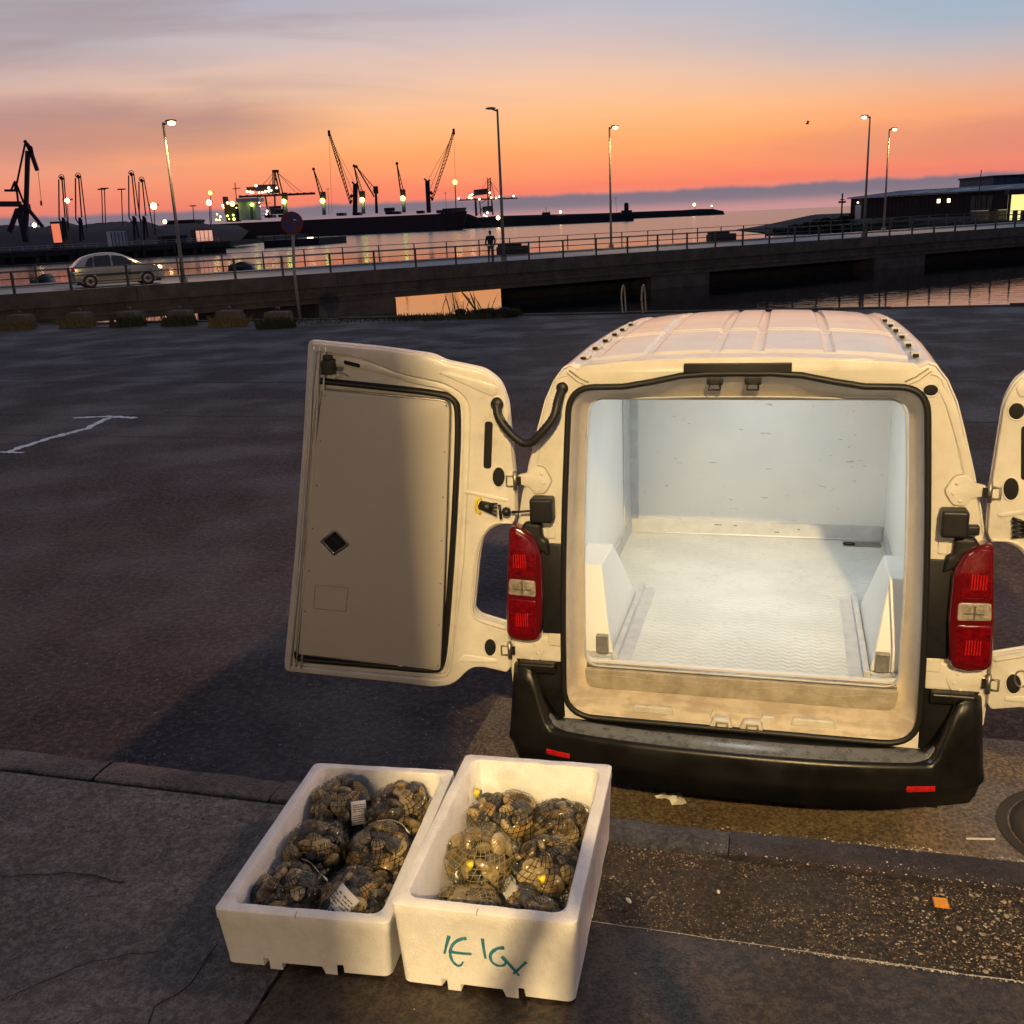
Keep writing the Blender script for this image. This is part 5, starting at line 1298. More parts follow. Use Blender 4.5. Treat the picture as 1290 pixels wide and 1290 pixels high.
# ------------------------------------------------------------------ silver-gold hatchback driving over the bridge
def car(label, s_, n_, L_=4.2, Hh=1.58, Wd=1.7, m='carpaint'):
    t = thing('parked_car' if False else 'car', label, 'car', bp(s_, n_, DZ), math.atan2(bd.y, bd.x))
    # side profile x from rear (0) to front (L), fraction of height
    top = [(0, .52), (.015, .60), (.05, .66), (.10, .80), (.17, .91), (.27, .975), (.38, 1.0), (.50, .985), (.58, .93), (.68, .80), (.77, .665), (.86, .60), (.93, .545), (.975, .46), (1, .34)]
    top = chaikin(top, 1, False)
    def sect(f, k):
        zt = k*Hh; x = f*L_
        belt = min(zt, .60*Hh); wl_ = Wd/2*(1-.12*abs(2*f-1)**5); 
        tw = wl_*(1-.20*sm(.62, 1.0, k))
        P = [(x, -wl_*.96, .20), (x, -wl_, .40), (x, -wl_, belt*.93), (x, -wl_*.985, belt), (x, -(tw+.02), belt+(zt-belt)*.75), (x, -tw*.80, zt-.01), (x, 0, zt+.012)]
        return P+[(a, -b_, c) for a, b_, c in reversed(P[:-1])]
    obj('body', MB().loft([sect(f, k) for f, k in top], close=False, cap0=True, cap1=True), m, t, True)
    obj('underbody', MB().box((.2, -Wd/2+.06, .16), (L_-.2, Wd/2-.06, .3)), 'hole', t)
    for s__ in (-1, 1):
        y = s__*(Wd/2)
        def win(P, nm='side_window'):
            v = []
            for f, k in P:
                kk = (k-.60)/.40; yy_ = s__*(Wd/2*(1-.14*max(0, kk))+.004); v.append((f*L_, yy_, k*Hh))
            mb = MB().add(v, [tuple(range(len(v)))]); mb.add([(a, b_-s__*.03, c) for a, b_, c in v], [tuple(range(len(v)))]);
            obj(nm, mb, 'glass', t)
        win([(.155, .64), (.235, .63), (.245, .90), (.20, .86)]); win([(.25, .63), (.43, .62), (.43, .93), (.26, .915)]); win([(.45, .62), (.70, .62), (.66, .74), (.56, .88), (.45, .93)])
        obj('door_trim', MB().beam((.26*L_, y+s__*.006, .36*Hh), (.76*L_, y+s__*.006, .36*Hh), .02, .06), 'black', t)
        for f in (.185, .805):
            w = obj('wheel', MB().loft([[(f*L_+rr*math.cos(a*PI/12), yy_, .31+rr*math.sin(a*PI/12)) for a in range(24)] for yy_, rr in ((y-s__*.2, .3), (y+s__*.008, .31), (y+s__*.014, .29), (y+s__*.01, .20))], cap0=True, cap1=True), 'tyre', t, True)
            obj('rim', MB().loft([[(f*L_+rr*math.cos(a*PI/12), yy_, .31+rr*math.sin(a*PI/12)) for a in range(24)] for yy_, rr in ((y+s__*.012, .20), (y+s__*.022, .18), (y+s__*.004, .05))], cap1=True), 'steel', w, True)
            obj('wheel_arch', MB().tube([(f*L_+.36*math.cos(PI*a/10), y+s__*.002, .31+.36*math.sin(PI*a/10)) for a in range(11)], .025, 6), m, t, True)
        obj('tail_light', MB().box((.005*L_, y*.98-.1*(s__ > 0)-.0, .50*Hh), (.045*L_, y*.98+.1*(s__ < 0)+s__*.012*0, .62*Hh)), 'redref', t, bevel=.02)
        obj('headlight', MB().sphere((.955*L_, y*.80, .50*Hh), .13, 10, 7, (1, 1.1, .7)), 'head', t, True)
        obj('mirror', MB().box((.64*L_, y+s__*.02-.06*(s__ < 0), .62*Hh), (.66*L_, y+s__*.14, .69*Hh)), m, t, bevel=.02)
    obj('windscreen', MB().add([(.585*L_, -.55, .925*Hh), (.585*L_, .55, .925*Hh), (.755*L_, .66, .69*Hh), (.755*L_, -.66, .69*Hh)], [(0, 1, 2, 3)]), 'glass', t)
    return t
sc0 = sxn(90, 2.9)-1.2; car('silver hatchback with its headlight on, driving along the left of the bridge', sc0+1.2, 2.9)

# ------------------------------------------------------------------ edge of the lot: blocks, weeds, no-parking sign, ladder rails
random.seed(41)
def edgeat(px, py, V=None):
    return atz(px, py, 0)
blocks = [(28, 413, 'concrete block at the far left edge of the lot, leftmost of the row'), (103, 410, 'concrete block on the lot edge in front of the car tail, second from the left'), (166, 409, 'concrete block between two patches of bright water, third from the left'), (229, 408, 'concrete block below the lit street lamp, fourth from the left'), (291, 409, 'concrete block fifth from the left, before the sign pole'), (352, 411, 'concrete block beside the no-parking sign, rightmost of the row')]
for px, py, lb in blocks:
    q = edgeat(px, py); t = thing('concrete_block', lb, 'block', q, -YAW+random.uniform(-.1, .1), 'concrete blocks along the lot edge')
    mb = MB().loft([[(-.42*k, -.25*k, z), (.42*k, -.25*k, z), (.42*k, .25*k, z), (-.42*k, .25*k, z)] for k, z in ((.95, 0), (.9, .1), (.80, .36), (.74, .40))], cap1=True)
    obj('block_body', mb, 'conc', t, bevel=.03)
    obj('lifting_eye', MB().tube([(-.05, 0, .45), (-.04, 0, .51), (.04, 0, .51), (.05, 0, .45)], .01, 6), 'steel', t, True)
def tuft(c, n, h, w, m, label, name='weeds'):
    mb = MB()
    for _ in range(n):
        a = random.uniform(0, 2*PI); r = w*math.sqrt(random.random()); x = c.x+r*math.cos(a); y = c.y+r*math.sin(a)*.5
        hh = h*random.uniform(.4, 1.1); lx = random.gauss(0, .35)*hh; ly = random.gauss(0, .3)*hh; bw = random.uniform(.008, .02)
        mb.add([(x-bw, y, c.z), (x+bw, y, c.z), (x+lx*.5+bw*.7, y+ly*.5, c.z+hh*.6), (x+lx, y+ly, c.z+hh)], [(0, 1, 2, 3)])
    return stuff(obj(name, mb, m), label)
for i, (px, py, lb) in enumerate(blocks):
    q = edgeat(px, py+1); tuft(q+Vector((0, -.28, 0)), 300, .34, .55, 'grass' if i in (2, 3, 5) else 'drygrass', 'weeds growing against the foot of a concrete block')
for px, w_, n, h in ((440, 2.2, 300, .08), (560, 1.6, 500, .14), (612, .9, 500, .26), (520, 1.2, 200, .10)):
    q = uv(0, LE-.25, 0); p0 = atz(px, 401, 0); q = uv(p0.dot(A2), LE-.2, 0); tuft(q, n, h, w_, 'grass', 'low green weeds along the quay edge')
for px, n, h in ((575, 9, 1.0), (600, 8, .8), (560, 6, .7)):
    p0 = atz(px, 401, 0); tuft(uv(p0.dot(A2), LE-.1, 0), n, h, .25, 'drygrass', 'tall dry stalks in front of the bright water', 'dry_stalks')
# heap of dark debris by the opening
o = obj('rubble_heap', MB().add([], []), 'rock') if False else None
p0 = atz(618, 403, 0); mb = MB()
for i in range(26):
    c = uv(p0.dot(A2)+random.gauss(0, .5), LE-.3+random.gauss(0, .08), .05+random.random()*.14); mb.sphere(tuple(c), random.uniform(.06, .15), 6, 4, (1.3, 1, .7))
hp = obj('rubble', mb, 'rock'); stuff(hp, 'low heap of dark rubble and weeds on the quay edge by the bright opening')
# low cope along the quay edge
random.seed(43)
cope = link('quay_cope', None); cope['kind'] = 'structure'
for i in range(48):
    U = -34+i*1.35; obj('cope_stone', slab('', '', U, U+1.33, LE-.02, LE+.35, -.6, .03+random.uniform(-.02, .02)), 'quay_stone', cope)
# sign
q = atz(378, 402, 0); tpos = at(368, 281, q.y); hS = tpos.z; t = thing('no_parking_sign', 'round blue no-parking sign with a red ring on a grey pole', 'road sign', q, .1)
obj('pole', MB().tube([(0, 0, 0), (-.03, 0, hS*.5), (tpos.x-q.x, 0, hS-.1)], .042, 10), 'post', t, True)
M_['signblue'] = mat('sign_blue', (.006, .016, .16), .5, spec=.2); M_['signred'] = mat('sign_red', (.08, .003, .010), .5, spec=.2)
cx = tpos.x-q.x; R_ = .315
def disc(r0, r1, y, m, nm, par):
    n = 40; v = []
    for i in range(n):
        a = 2*PI*i/n; v += [(cx+r0*math.cos(a), y, hS+r0*math.sin(a)), (cx+r1*math.cos(a), y, hS+r1*math.sin(a))]
    return obj(nm, MB().add(v, [(2*i, 2*((i+1) % n), 2*((i+1) % n)+1, 2*i+1) for i in range(n)]), m, par)
fc = obj('sign_plate', MB().loft([[(cx+r*math.cos(2*PI*i/40), y, hS+r*math.sin(2*PI*i/40)) for i in range(40)] for r, y in ((.001, -.045), (R_, -.045), (R_, -.03), (.001, -.03))]), 'signblue', t)
disc(R_*.74, R_, -.0475, 'signred', 'red_ring', fc)
a = PI*.75; dx, dz = math.cos(a), math.sin(a); w = .04
obj('red_slash', MB().add([(cx+dx*.24-dz*w, -.049, hS+dz*.24+dx*w), (cx+dx*.24+dz*w, -.049, hS+dz*.24-dx*w), (cx-dx*.24+dz*w, -.049, hS-dz*.24-dx*w), (cx-dx*.24-dz*w, -.049, hS-dz*.24+dx*w)], [(0, 1, 2, 3)]), 'signred', fc)
obj('sign_sticker', MB().box((cx+.05, -.0525, hS+.07), (cx+.13, -.0505, hS+.095)), 'white', fc)
# ladder rails
for px, lb in ((783, 'left bent steel handrail of the quay ladder'), (808, 'right bent steel handrail of the quay ladder')):
    p0 = atz(px, 398, 0); c = uv(p0.dot(A2), LE-.05, 0); hh = .72
    P = [c+Vector((-.05, 0, 0)), c+Vector((-.09, .0, hh*.6)), c+Vector((-.05, .0, hh)), c+Vector((.0, .1, hh*1.02)), c+Vector((.03, .12, hh*.6)), c+Vector((.05, .14, 0))]
    t = obj('ladder_handrail', MB().tube(chaikin([tuple(x) for x in P], 2, False), .022, 7), 'steel', None, True); tag(t, lb, 'handrail')
# floating litter and mooring buoy in the basin
q = atz(880, 346, -.9); 

# ------------------------------------------------------------------ left harbour pier
def box_at(pxa, pxb, Y, z0, z1, depth=10):
    a = at(pxa, 300, Y); b_ = at(pxb, 300, Y); return MB().box((a.x, Y, z0), (b_.x, Y+depth, z1))
qa = at(-60, 340, 196); 
PIER = link('harbour_pier', None); PIER['kind'] = 'structure'
pA = Vector((-112, 205, 0)); pB = atz(290, 319, WZ); pB.z = 0
pd = (pB-pA).normalized(); pn = Vector((-pd.y, pd.x, 0)); PL = (pB-pA).length
def pbox(s0, s1, n0, n1, z0, z1):
    f = lambda s_, n_, z: pA+pd*s_+pn*n_+Vector((0, 0, z))
    return MB().hexa([f(s0, n0, z0), f(s1, n0, z0), f(s1, n1, z0), f(s0, n1, z0)], [f(s0, n0, z1), f(s1, n0, z1), f(s1, n1, z1), f(s0, n1, z1)])
obj('pier_deck', pbox(-40, PL, 0, 26, -.35, .75), 'quay_stone', PIER)
obj('pier_kerb', pbox(-40, PL, -.1, .35, .76, .98), 'white' if False else 'conc', PIER)
obj('pier_wall', pbox(-40, PL, 2.0, 25, WZ-2, -.36), 'concd', PIER)
for i in range(14):
    s_ = -36+i*(PL+34)/14; obj('pier_pile', pbox(s_, s_+.9, .2, 1.2, WZ-2, -.36), 'concd', PIER)
    obj('fender', pbox(s_+2, s_+2.6, -.35, -.12, -1.4, .5), 'rubber', PIER)
def pp(px, n_): # point on the pier deck under photo column px
    lo, hi = -60, PL+40
    for _ in range(40):
        m = (lo+hi)/2; w_ = pA+pd*m+pn*n_; v = w_-Vector((0, 0, EYE)); u = 645+FPX*v.dot(RT)/v.dot(FW)
        if u < px: lo = m
        else: hi = m
    w_ = pA+pd*lo+pn*n_; return Vector((w_.x, w_.y, .76))
# rail and kit on the pier
t = thing('pier_railing', 'thin pale railing running along the left harbour pier', 'railing')
for i in range(24):
    s_ = 2+i*(PL-4)/23; a = pA+pd*s_+pn*1.2; obj('post', MB().beam(a+Vector((0, 0, .76)), a+Vector((0, 0, 1.8)), .08), 'white', t)
for z in (1.35, 1.8): obj('rail', MB().beam(pA+pd*2+pn*1.2+Vector((0, 0, z)), pA+pd*(PL-2)+pn*1.2+Vector((0, 0, z)), .06), 'white', t)
for a_, b_, zb, ht, m, lb in ((142, 162, 0, 3.4, 'white', 'pale ribbed container on the left pier between the loading arms'), (248, 270, 0, 3.0, 'litdim', 'hut with glowing salmon window panels at the end of the left pier'), (205, 238, 0, 1.9, 'sil', 'low dark cabin on the left pier behind the lit street lamp')):
    q0 = pp(a_, 5); q1 = pp(b_, 5); t = thing('container', lb, 'container', q0, math.atan2(pd.y, pd.x)); L_ = (q1-q0).length
    obj('container_body', MB().box((0, 0, 0), (L_, 2.4, ht)), 'sil' if m != 'white' else 'white', t)
    if m == 'litdim':
        for k in range(4): obj('window', MB().box((L_*(.04+k*.24), -.05, .35), (L_*(.04+k*.24+.2), -.004, ht*.92)), m, t)
    else:
        for k in range(9): obj('rib', MB().box((L_*(.03+k*.11), -.08, .2), (L_*(.03+k*.11+.04), -.004, ht-.2)), 'white' if m == 'white' and k % 2 else 'sil', t)
# big dark luffing crane at the far left
def P3(px, py, Y): return at(px, py, Y)
def crane_part(t, nm, segs, w, m='sil'):
    mb = MB()
    for a, b_ in segs: mb.beam(a-t.location, b_-t.location, w*(.62 if t.name.split('.')[0] in ('harbour_crane', 'loading_arm') else 1))
    return obj(nm, mb, m, t)
def lattice(t, nm, a, b_, w0, w1, n, m='sil', th=.25):
    mb = MB(); a = a-t.location; b_ = b_-t.location; d = (b_-a).normalized(); u = d.cross(Vector((0, 1, 0))).normalized(); v = Vector((0, 1, 0))
    C = []
    for i in range(n+1):
        f = i/n; w = w0+(w1-w0)*f; c = a.lerp(b_, f); C.append([c+u*w/2+v*w/2, c-u*w/2+v*w/2, c-u*w/2-v*w/2, c+u*w/2-v*w/2])
    for i in range(n):
        for k in range(4): mb.beam(C[i][k], C[i+1][k], th)
        mb.beam(C[i][0], C[i+1][1], th*.7); mb.beam(C[i][3], C[i+1][2], th*.7)
    return obj(nm, mb, m, t)
Yc = 235
base = pp(30, 9); Yc = base.y
t = thing('harbour_crane', 'big dark luffing crane with a folded jib at the far left of the harbour', 'crane', base)
g_ = lambda px, py: P3(px, py, Yc)
crane_part(t, 'leg', [(g_(24, 262), g_(34, 305))], 1.9); crane_part(t, 'leg', [(g_(34, 262), g_(31, 303))], 1.3); crane_part(t, 'leg', [(g_(22, 264), g_(12, 292))], 1.3); crane_part(t, 'leg', [(g_(36, 264), g_(54, 286))], 1.0)
crane_part(t, 'turntable', [(g_(25, 262), g_(37, 261))], 2.2); crane_part(t, 'machine_house', [(g_(-6, 257), g_(26, 257))], 1.8, 'sil2'); crane_part(t, 'machine_house', [(g_(6, 240), g_(20, 240))], .8)
crane_part(t, 'tower', [(g_(33, 258), g_(35, 190))], 1.25); crane_part(t, 'tower_brace', [(g_(30, 256), g_(20, 230)), (g_(23, 256), g_(20, 230)), (g_(20, 230), g_(19, 240)), (g_(14, 240), g_(19, 228))], .55)
crane_part(t, 'stay', [(g_(21, 232), g_(32, 179))], .5); crane_part(t, 'jib_head', [(g_(31, 177), g_(34, 182))], .9)
crane_part(t, 'jib', [(g_(34, 181), g_(40, 193)), (g_(37, 186), g_(47, 215))], 1.1); crane_part(t, 'jib_brace', [(g_(33, 181), g_(40, 185)), (g_(40, 185), g_(43, 200))], .4)
crane_part(t, 'hoist_cable', [(g_(48, 216), g_(52, 254))], .12); crane_part(t, 'hook', [(g_(51.5, 253), g_(52.3, 259))], .5)
# marine loading arms
def arm(px, pyt, label, wd=7, off=0):
    b0 = pp(px, 7); Y = b0.y; t = thing('loading_arm', label, 'loading arm', b0, 0, 'tall loading arms on the left pier'); g_ = lambda x, y: P3(x, y, Y)
    pb = 296+(0 if px < 120 else -2)
    crane_part(t, 'pedestal', [(g_(px+wd*.55, pb+8), g_(px+wd*.35, pb-22))], .75); crane_part(t, 'pedestal', [(g_(px+wd*1.1, pb+6), g_(px+wd*.6, pb-20))], .5)
    crane_part(t, 'riser_pipe', [(g_(px-3, pyt+6), g_(px-2.5, pb-20)), (g_(px-2.5, pb-20), g_(px+3, pb-12))], .36)
    crane_part(t, 'outer_pipe', [(g_(px+1, pyt+4), g_(px+wd*.7, pb-22))], .36); crane_part(t, 'outer_pipe', [(g_(px+3.5, pyt+4), g_(px+wd*1.2+off, pb-8))], .3)
    tk = [g_(px+3.4*math.cos(a*PI/8)+.3, pyt+4+4.2*math.sin(a*PI/8)) for a in range(8, 17)]
    crane_part(t, 'sheave', [(a, b_) for a, b_ in zip(tk[:-1], tk[1:])], .2); crane_part(t, 'sheave', [(g_(px-1, pyt+3), g_(px+2, pyt+6))], 1.0)
    crane_part(t, 'counterweight', [(g_(px+wd*.3, pb-14), g_(px+wd*.75, pb-16))], .9)
arm(77, 220, 'leftmost tall loading arm beside the big crane on the pier'); arm(98, 218, 'second loading arm from the left on the pier', 7, 3); arm(165, 215, 'tall loading arm with a round head left of the lit bridge lamp', 9, 2); arm(178, 223, 'slightly shorter loading arm nearest the lit bridge lamp', 8, 5)
def mast(px, pyt, pyb, Y, label, lit=None, r=.14, gr=.7, gpy=None, on=None):
    top = P3(px, pyt, Y); b0 = P3(px+1.5, pyb, Y); b0.z = min(b0.z, top.z-2)
    t = thing('floodlight_mast', label, 'light mast', b0, 0, 'floodlight masts in the harbour')
    obj('mast', MB().tube([(0, 0, 0), top-b0], r, 6), 'sil', t, True); obj('lamp_bar', MB().box((top.x-b0.x-1.1, -.2, top.z-b0.z-.25), (top.x-b0.x+1.1, .2, top.z-b0.z+.1)), 'sil', t)
    if lit: obj('lamp_glass', MB().sphere((top.x-b0.x, -.4, top.z-b0.z-.3), gr, 10, 7), lit, t, True)
mast(128, 238, 283, 300, 'thin unlit twin mast behind the pier, left one'); mast(131.5, 237, 283, 303, 'thin unlit twin mast behind the pier, right one'); mast(153, 238, 284, 300, 'single unlit mast behind the ribbed container')
mast(194, 258, 296, 250, 'lit floodlight mast just left of the bridge lamp', 'lampw', .12, .75); mast(263.5, 254, 286, 330, 'lit floodlight mast left of the ship, bright lamp', 'lampw', .14, .85); mast(265, 242, 286, 420, 'higher floodlight mast left of the ship, yellow lamp', 'lampy', .15, .8)
mast(243, 259, 284, 360, 'small unlit mast right of the bridge lamp'); mast(85, 251, 290, 240, 'lit floodlight between the two left loading arms', 'lampw', .08, .55); mast(44, 282, 290, 250, 'low white floodlight under the big crane', 'lampw', .08, .5); mast(208, 278, 288, 330, 'low warm lamp behind the bridge street lamp', 'lampw', .1, .6)
mast(573, 229, 268, 760, 'yellow lit mast at the bow of the ship', 'lampy', .3, 1.7); mast(437.5-22, 250, 270, 760, 'thin pole standing on the ship left half') if False else None
# land behind the pier: ore heaps, sheds
def ridge(name, px0, px1, pts, Y, zb, depth, m, label, cat):
    'long uneven heap whose crest follows (px,py) pairs'
    mb = MB(); n = 60; C = []
    for i in range(n+1):
        px = px0+(px1-px0)*i/n
        for (a, pa), (b_, pb_) in zip(pts[:-1], pts[1:]):
            if a <= px <= b_+1e-6: py = pa+(pb_-pa)*(px-a)/(b_-a); break
        c = P3(px, py, Y+depth*.5); z = c.z+.35*noise.noise(Vector((px*.25, Y, 0))); f = P3(px, py, Y)
        C.append([(f.x, Y, zb), (f.x, Y+depth*.22, zb+(z-zb)*.55), (c.x, Y+depth*.5, z), (c.x, Y+depth, zb)])
    mb.loft(C, close=False); o = obj(name, mb, m, None, True); 
    if cat: tag(o, label, cat)
    else: o['kind'] = 'structure'
    return o
land = MB().add([(-900, 290, .2), (-40, 330, .2), (-60, 600, .2), (-900, 900, .2)], [(0, 1, 2, 3)])
struct('harbour_land', MB().hexa([(-900, 262, WZ-2), (-92, 300, WZ-2), (-150, 900, WZ-2), (-1500, 900, WZ-2)], [(-900, 262, .3), (-92, 300, .3), (-150, 900, .3), (-1500, 900, .3)]), 'rock')
ridge('ore_heap', -40, 60, [(-40, 286), (10, 283), (60, 287)], 320, .3, 50, 'earth', 'low dark red ore heap at the far left behind the big crane', 'ore heap')
ridge('ore_heap', 50, 300, [(50, 288), (66, 283), (80, 279), (100, 284), (120, 281), (150, 279), (185, 279), (200, 284), (240, 281), (300, 284)], 330, .3, 60, 'earth', 'long dark red ore heap behind the loading arms', 'ore heap')
q0 = P3(66, 300, 300); q1 = P3(79, 300, 300); t = thing('conveyor_house', 'small building glowing orange between the crane and the first loading arm', 'building', (q0.x, 300, .3)); hh = P3(70, 279, 300).z-.3
obj('wall', MB().box((0, 0, 0), (q1.x-q0.x, 6, hh)), 'sil2', t); obj('lit_opening', MB().box((.25, -.08, hh*.25), (q1.x-q0.x-.3, -.004, hh*.92)), 'fireglow', t)
q0 = P3(212, 300, 380); q1 = P3(246, 300, 380); t = thing('port_shed', 'long low shed behind the bridge street lamp', 'building', (q0.x, 380, .3)); hh = P3(230, 277, 380).z-.3
obj('wall', MB().box((0, 0, 0), (q1.x-q0.x, 14, hh-.8)), 'sil', t); obj('roof', MB().box((-.3, -.3, hh-.79), (q1.x-q0.x+.3, 14.3, hh)), 'earth', t)
for k in range(7): obj('window', MB().box((1+k*1.3, -.06, hh*.45), (1.7+k*1.3, -.004, hh*.62)), 'fireglow', t)

# ------------------------------------------------------------------ bulk carrier
YS = 742
a = P3(264, 297, YS); b_ = P3(582, 288, YS); xs0, xs1 = a.x, b_.x; hd_ = P3(440, 274.5, YS).z
SH = thing('bulk_carrier', 'long dark maroon bulk carrier moored across the harbour with lit deck cranes', 'ship', (xs0, YS, WZ)); Ls = xs1-xs0; zt = hd_-WZ
def hs(x, k, z):
    f = x/Ls; wb = 13*(1-sm(.88, 1.0, f)*.9*(1-.25*z/zt))*(1-.5*(1-sm(0, .07, f))); return (x+(3.5*z/zt if f > .93 else -2*z/zt if f < .02 else 0), k*wb+14, z)
prof_z = lambda f: zt*(1+.06*sm(.90, .93, f)+.14*sm(.90, .915, f)*0)
mb = MB(); secs = []
for i in range(41):
    x = Ls*i/40; f = i/40; zz = zt*(1.0+.10*sm(.925, .93, f))*(.88 if f < .30 else 1) if True else zt
    zz = zt*(1+.10*sm(.92, .93, f))
    secs.append([hs(x, -1, -3)]+[hs(x, -1, zz*k) for k in (0, .35, .7, 1)]+[hs(x, 1, zz), hs(x, 1, 0)])
mb.loft(secs, close=False, cap0=True, cap1=True); obj('hull', mb, 'hull', SH)
obj('bulwark', MB().add([hs(Ls*.925, -1, zt*1.1), hs(Ls*.995, -1, zt*1.1), (Ls+3.6, 14-1.5, zt*1.32), hs(Ls*.925, -1, zt*1.3)], [(0, 1, 2, 3)]), 'hull', SH)
def SP(px, py): q = P3(px, py, YS+10); return q-Vector((xs0, YS, WZ))
def sbox(px0, px1, py0, py1, d0=4, d1=18):
    a = SP(px0, py0); b_ = SP(px1, py1); return MB().box((min(a.x, b_.x), d0, min(a.z, b_.z)), (max(a.x, b_.x), d1, max(a.z, b_.z)))
acc = obj('superstructure', sbox(303, 319, 254, 277, 2, 16), 'ware', SH)
obj('superstructure', sbox(321, 327, 256, 277, 2, 16), 'ware', SH); obj('superstructure', sbox(287, 301, 266, 279, 3, 17), 'sil', SH); obj('funnel', sbox(282, 288, 248, 262, 6, 12), 'sil', SH); obj('superstructure', sbox(284, 300, 258, 270, 5, 16), 'sil', SH)
obj('wheelhouse', sbox(301, 330, 250.5, 254, 0, 18), 'white', SH); obj('mast', MB().beam(SP(298, 252), SP(296, 230), .5), 'sil', SH); obj('mast_yard', MB().beam(SP(293, 238), SP(303, 237), .5), 'sil', SH)
for k in range(4):
    for i in range(6): obj('porthole', MB().box((SP(304+i*2.5, 0).x, 1.94, SP(310, 258+k*5).z), (SP(305.2+i*2.5, 0).x, 1.99, SP(310, 257+k*5).z)), 'sil', acc)
random.seed(51)
for px, py, g__, r in ((297, 257, 'lampg', 1.7), (321, 258, 'lampg', 1.2), (285, 259, 'lampw', .8), (291, 256, 'lampw', .8), (278, 270, 'lampg', .6), (282, 273, 'lampg', .7), (291, 272, 'lampg', .7), (298, 271, 'lampg', .7), (277, 277, 'lampg', .7), (281, 277, 'lampg', .6), (293, 276, 'lampg', .5), (299, 276, 'lampg', .9), (286, 262, 'lampy', .5), (302, 262, 'lampw', .4)):
    q = SP(px, py); obj('deck_lamp', MB().sphere((q.x, .5, q.z), r, 8, 6), g__, SH, True)
# hatch covers, mooring deck
for i, px in enumerate((335, 352, 425, 445, 486, 495, 525, 550)):
    obj('hatch_cover', sbox(px, px+9, 271-(px-335)*.028, 274-(px-335)*.028, 5, 22), 'hull', SH)
obj('hatch_crane', sbox(484, 497, 262, 266, 8, 14), 'sil', SH)
# deck cranes: post, cab, jib
def deck_crane(px, pyt, tips, lit=True, w=2.6, big=False):
    base = SP(px, 271-(px-400)*.03); top = SP(px-1, pyt)
    obj('crane_post', MB().tube([base, top], [w*.55, w*.42], 10), 'ware' if lit else 'sil', SH, True)  # lamplight put into the colour: lit posts pale, unlit ones dark
    obj('crane_house', MB().box((top.x-1.6, 9, top.z-1), (top.x+1.6, 12, top.z+4)), 'sil', SH)
    if lit: q = SP(px-1, pyt+4); obj('deck_lamp', MB().sphere((q.x, 6, q.z), 1.75, 10, 7), 'lampg', SH, True)
    for tx, ty in tips:
        mb = MB(); T = SP(tx, ty); u = SP(px-3, pyt+(6 if not big else 8)); v = SP(px+.5, pyt-1)
        mb.beam(u, T, .85); mb.beam(v, T, .5)
        for k in range(1, 8): mb.beam(u.lerp(T, k/8), v.lerp(T, k/8+.02), .25)
        obj('jib', mb, 'sil2' if big else 'sil', SH); obj('jib_head', MB().sphere(T, 1.1, 8, 5), 'sil', SH)
deck_crane(408.5, 249, [(395, 213)]); deck_crane(458, 248, [(446, 209)]); deck_crane(509, 246, [(500, 206)]); deck_crane(360, 250, [], True)
deck_crane(474.5, 242, [(449, 210)], False, 2.0)
# two tall mobile cranes on the quay behind the ship
def mobile(px, pyt, tipx, tipy, label, bendx, bendy, side):
    YM = 790; base = P3(px, 272, YM); t = thing('mobile_crane', label, 'crane', base, 0, 'tall mobile cranes behind the ship'); g_ = lambda x, y: P3(x, y, YM)
    crane_part(t, 'tower', [(g_(px+.8, 268), g_(px-side*1.2, pyt+2))], 3.2); crane_part(t, 'tower_head', [(g_(px-4.2-side, pyt-1), g_(px-side*.6, pyt+3)), (g_(px+3.2-side, pyt+.5), g_(px-side*.6, pyt+3))], 1.2)
    crane_part(t, 'cab', [(g_(px+side*2.5, pyt+18), g_(px+side*5, pyt+16))], 2.6); crane_part(t, 'cab', [(g_(px+side*3.5, pyt+22), g_(px+side*5.5, pyt+26))], 1.6)
    a = g_(px+side*4.5, pyt+27); m = g_(bendx, bendy); T = g_(tipx, tipy)
    lattice(t, 'jib', a, m, 1.0, 2.0, 12, 'sil2', .42); lattice(t, 'jib', m, T, 2.0, 1.0, 12, 'sil2', .42)
    obj('jib_head', MB().box((-.9, -.8, -2.6), (.9, .8, 1.6), None, T-t.location), 'sil', t, bevel=.3)
    crane_part(t, 'stay', [(T, g_(px+side*2.5, pyt+12))], .28); crane_part(t, 'stay', [(T.lerp(m, .3), g_(px, pyt))], .2)
    crane_part(t, 'hoist_cable', [(T, g_(tipx+3.5, 268))], .16)
mobile(446.5, 230, 414.5, 167, 'left tall mobile crane with its long jib leaning left', 425, 200, -1); mobile(539.5, 226, 571.5, 165, 'right tall mobile crane with its long jib leaning right', 563, 195, 1)

# gantry unloaders
def gantry(px0, s_, label, Y, boomL, boomR, apex, beam_y, deck_y, m, lamps, slope=-.04, apexx=None):
    base = P3(px0, deck_y, Y); t = thing('gantry_crane', label, 'crane', base, 0, 'ship unloaders in the harbour'); g_ = lambda x, y: P3(x, y, Y)
    yb = lambda x: beam_y+(x-px0)*slope
    w = s_
    crane_part(t, 'boom', [(g_(boomL, yb(boomL)), g_(boomR, yb(boomR)))], w*1.0, m)
    n = int((boomR-boomL)/3)
    for k in range(n):
        x = boomL+(boomR-boomL)*k/n
        if k % 3 == 0: crane_part(t, 'boom_walkway', [(g_(x, yb(x)-1.4), g_(x+3, yb(x)-1.5))], w*.4, m)
    ax_ = apexx
    for xx in (ax_-1.5, ax_+8): crane_part(t, 'leg', [(g_(ax_-1 if xx < ax_ else ax_+1.5, apex), g_(xx if xx < ax_ else ax_+8, yb(ax_))), ], w*.5, m)
    return t, g_, yb
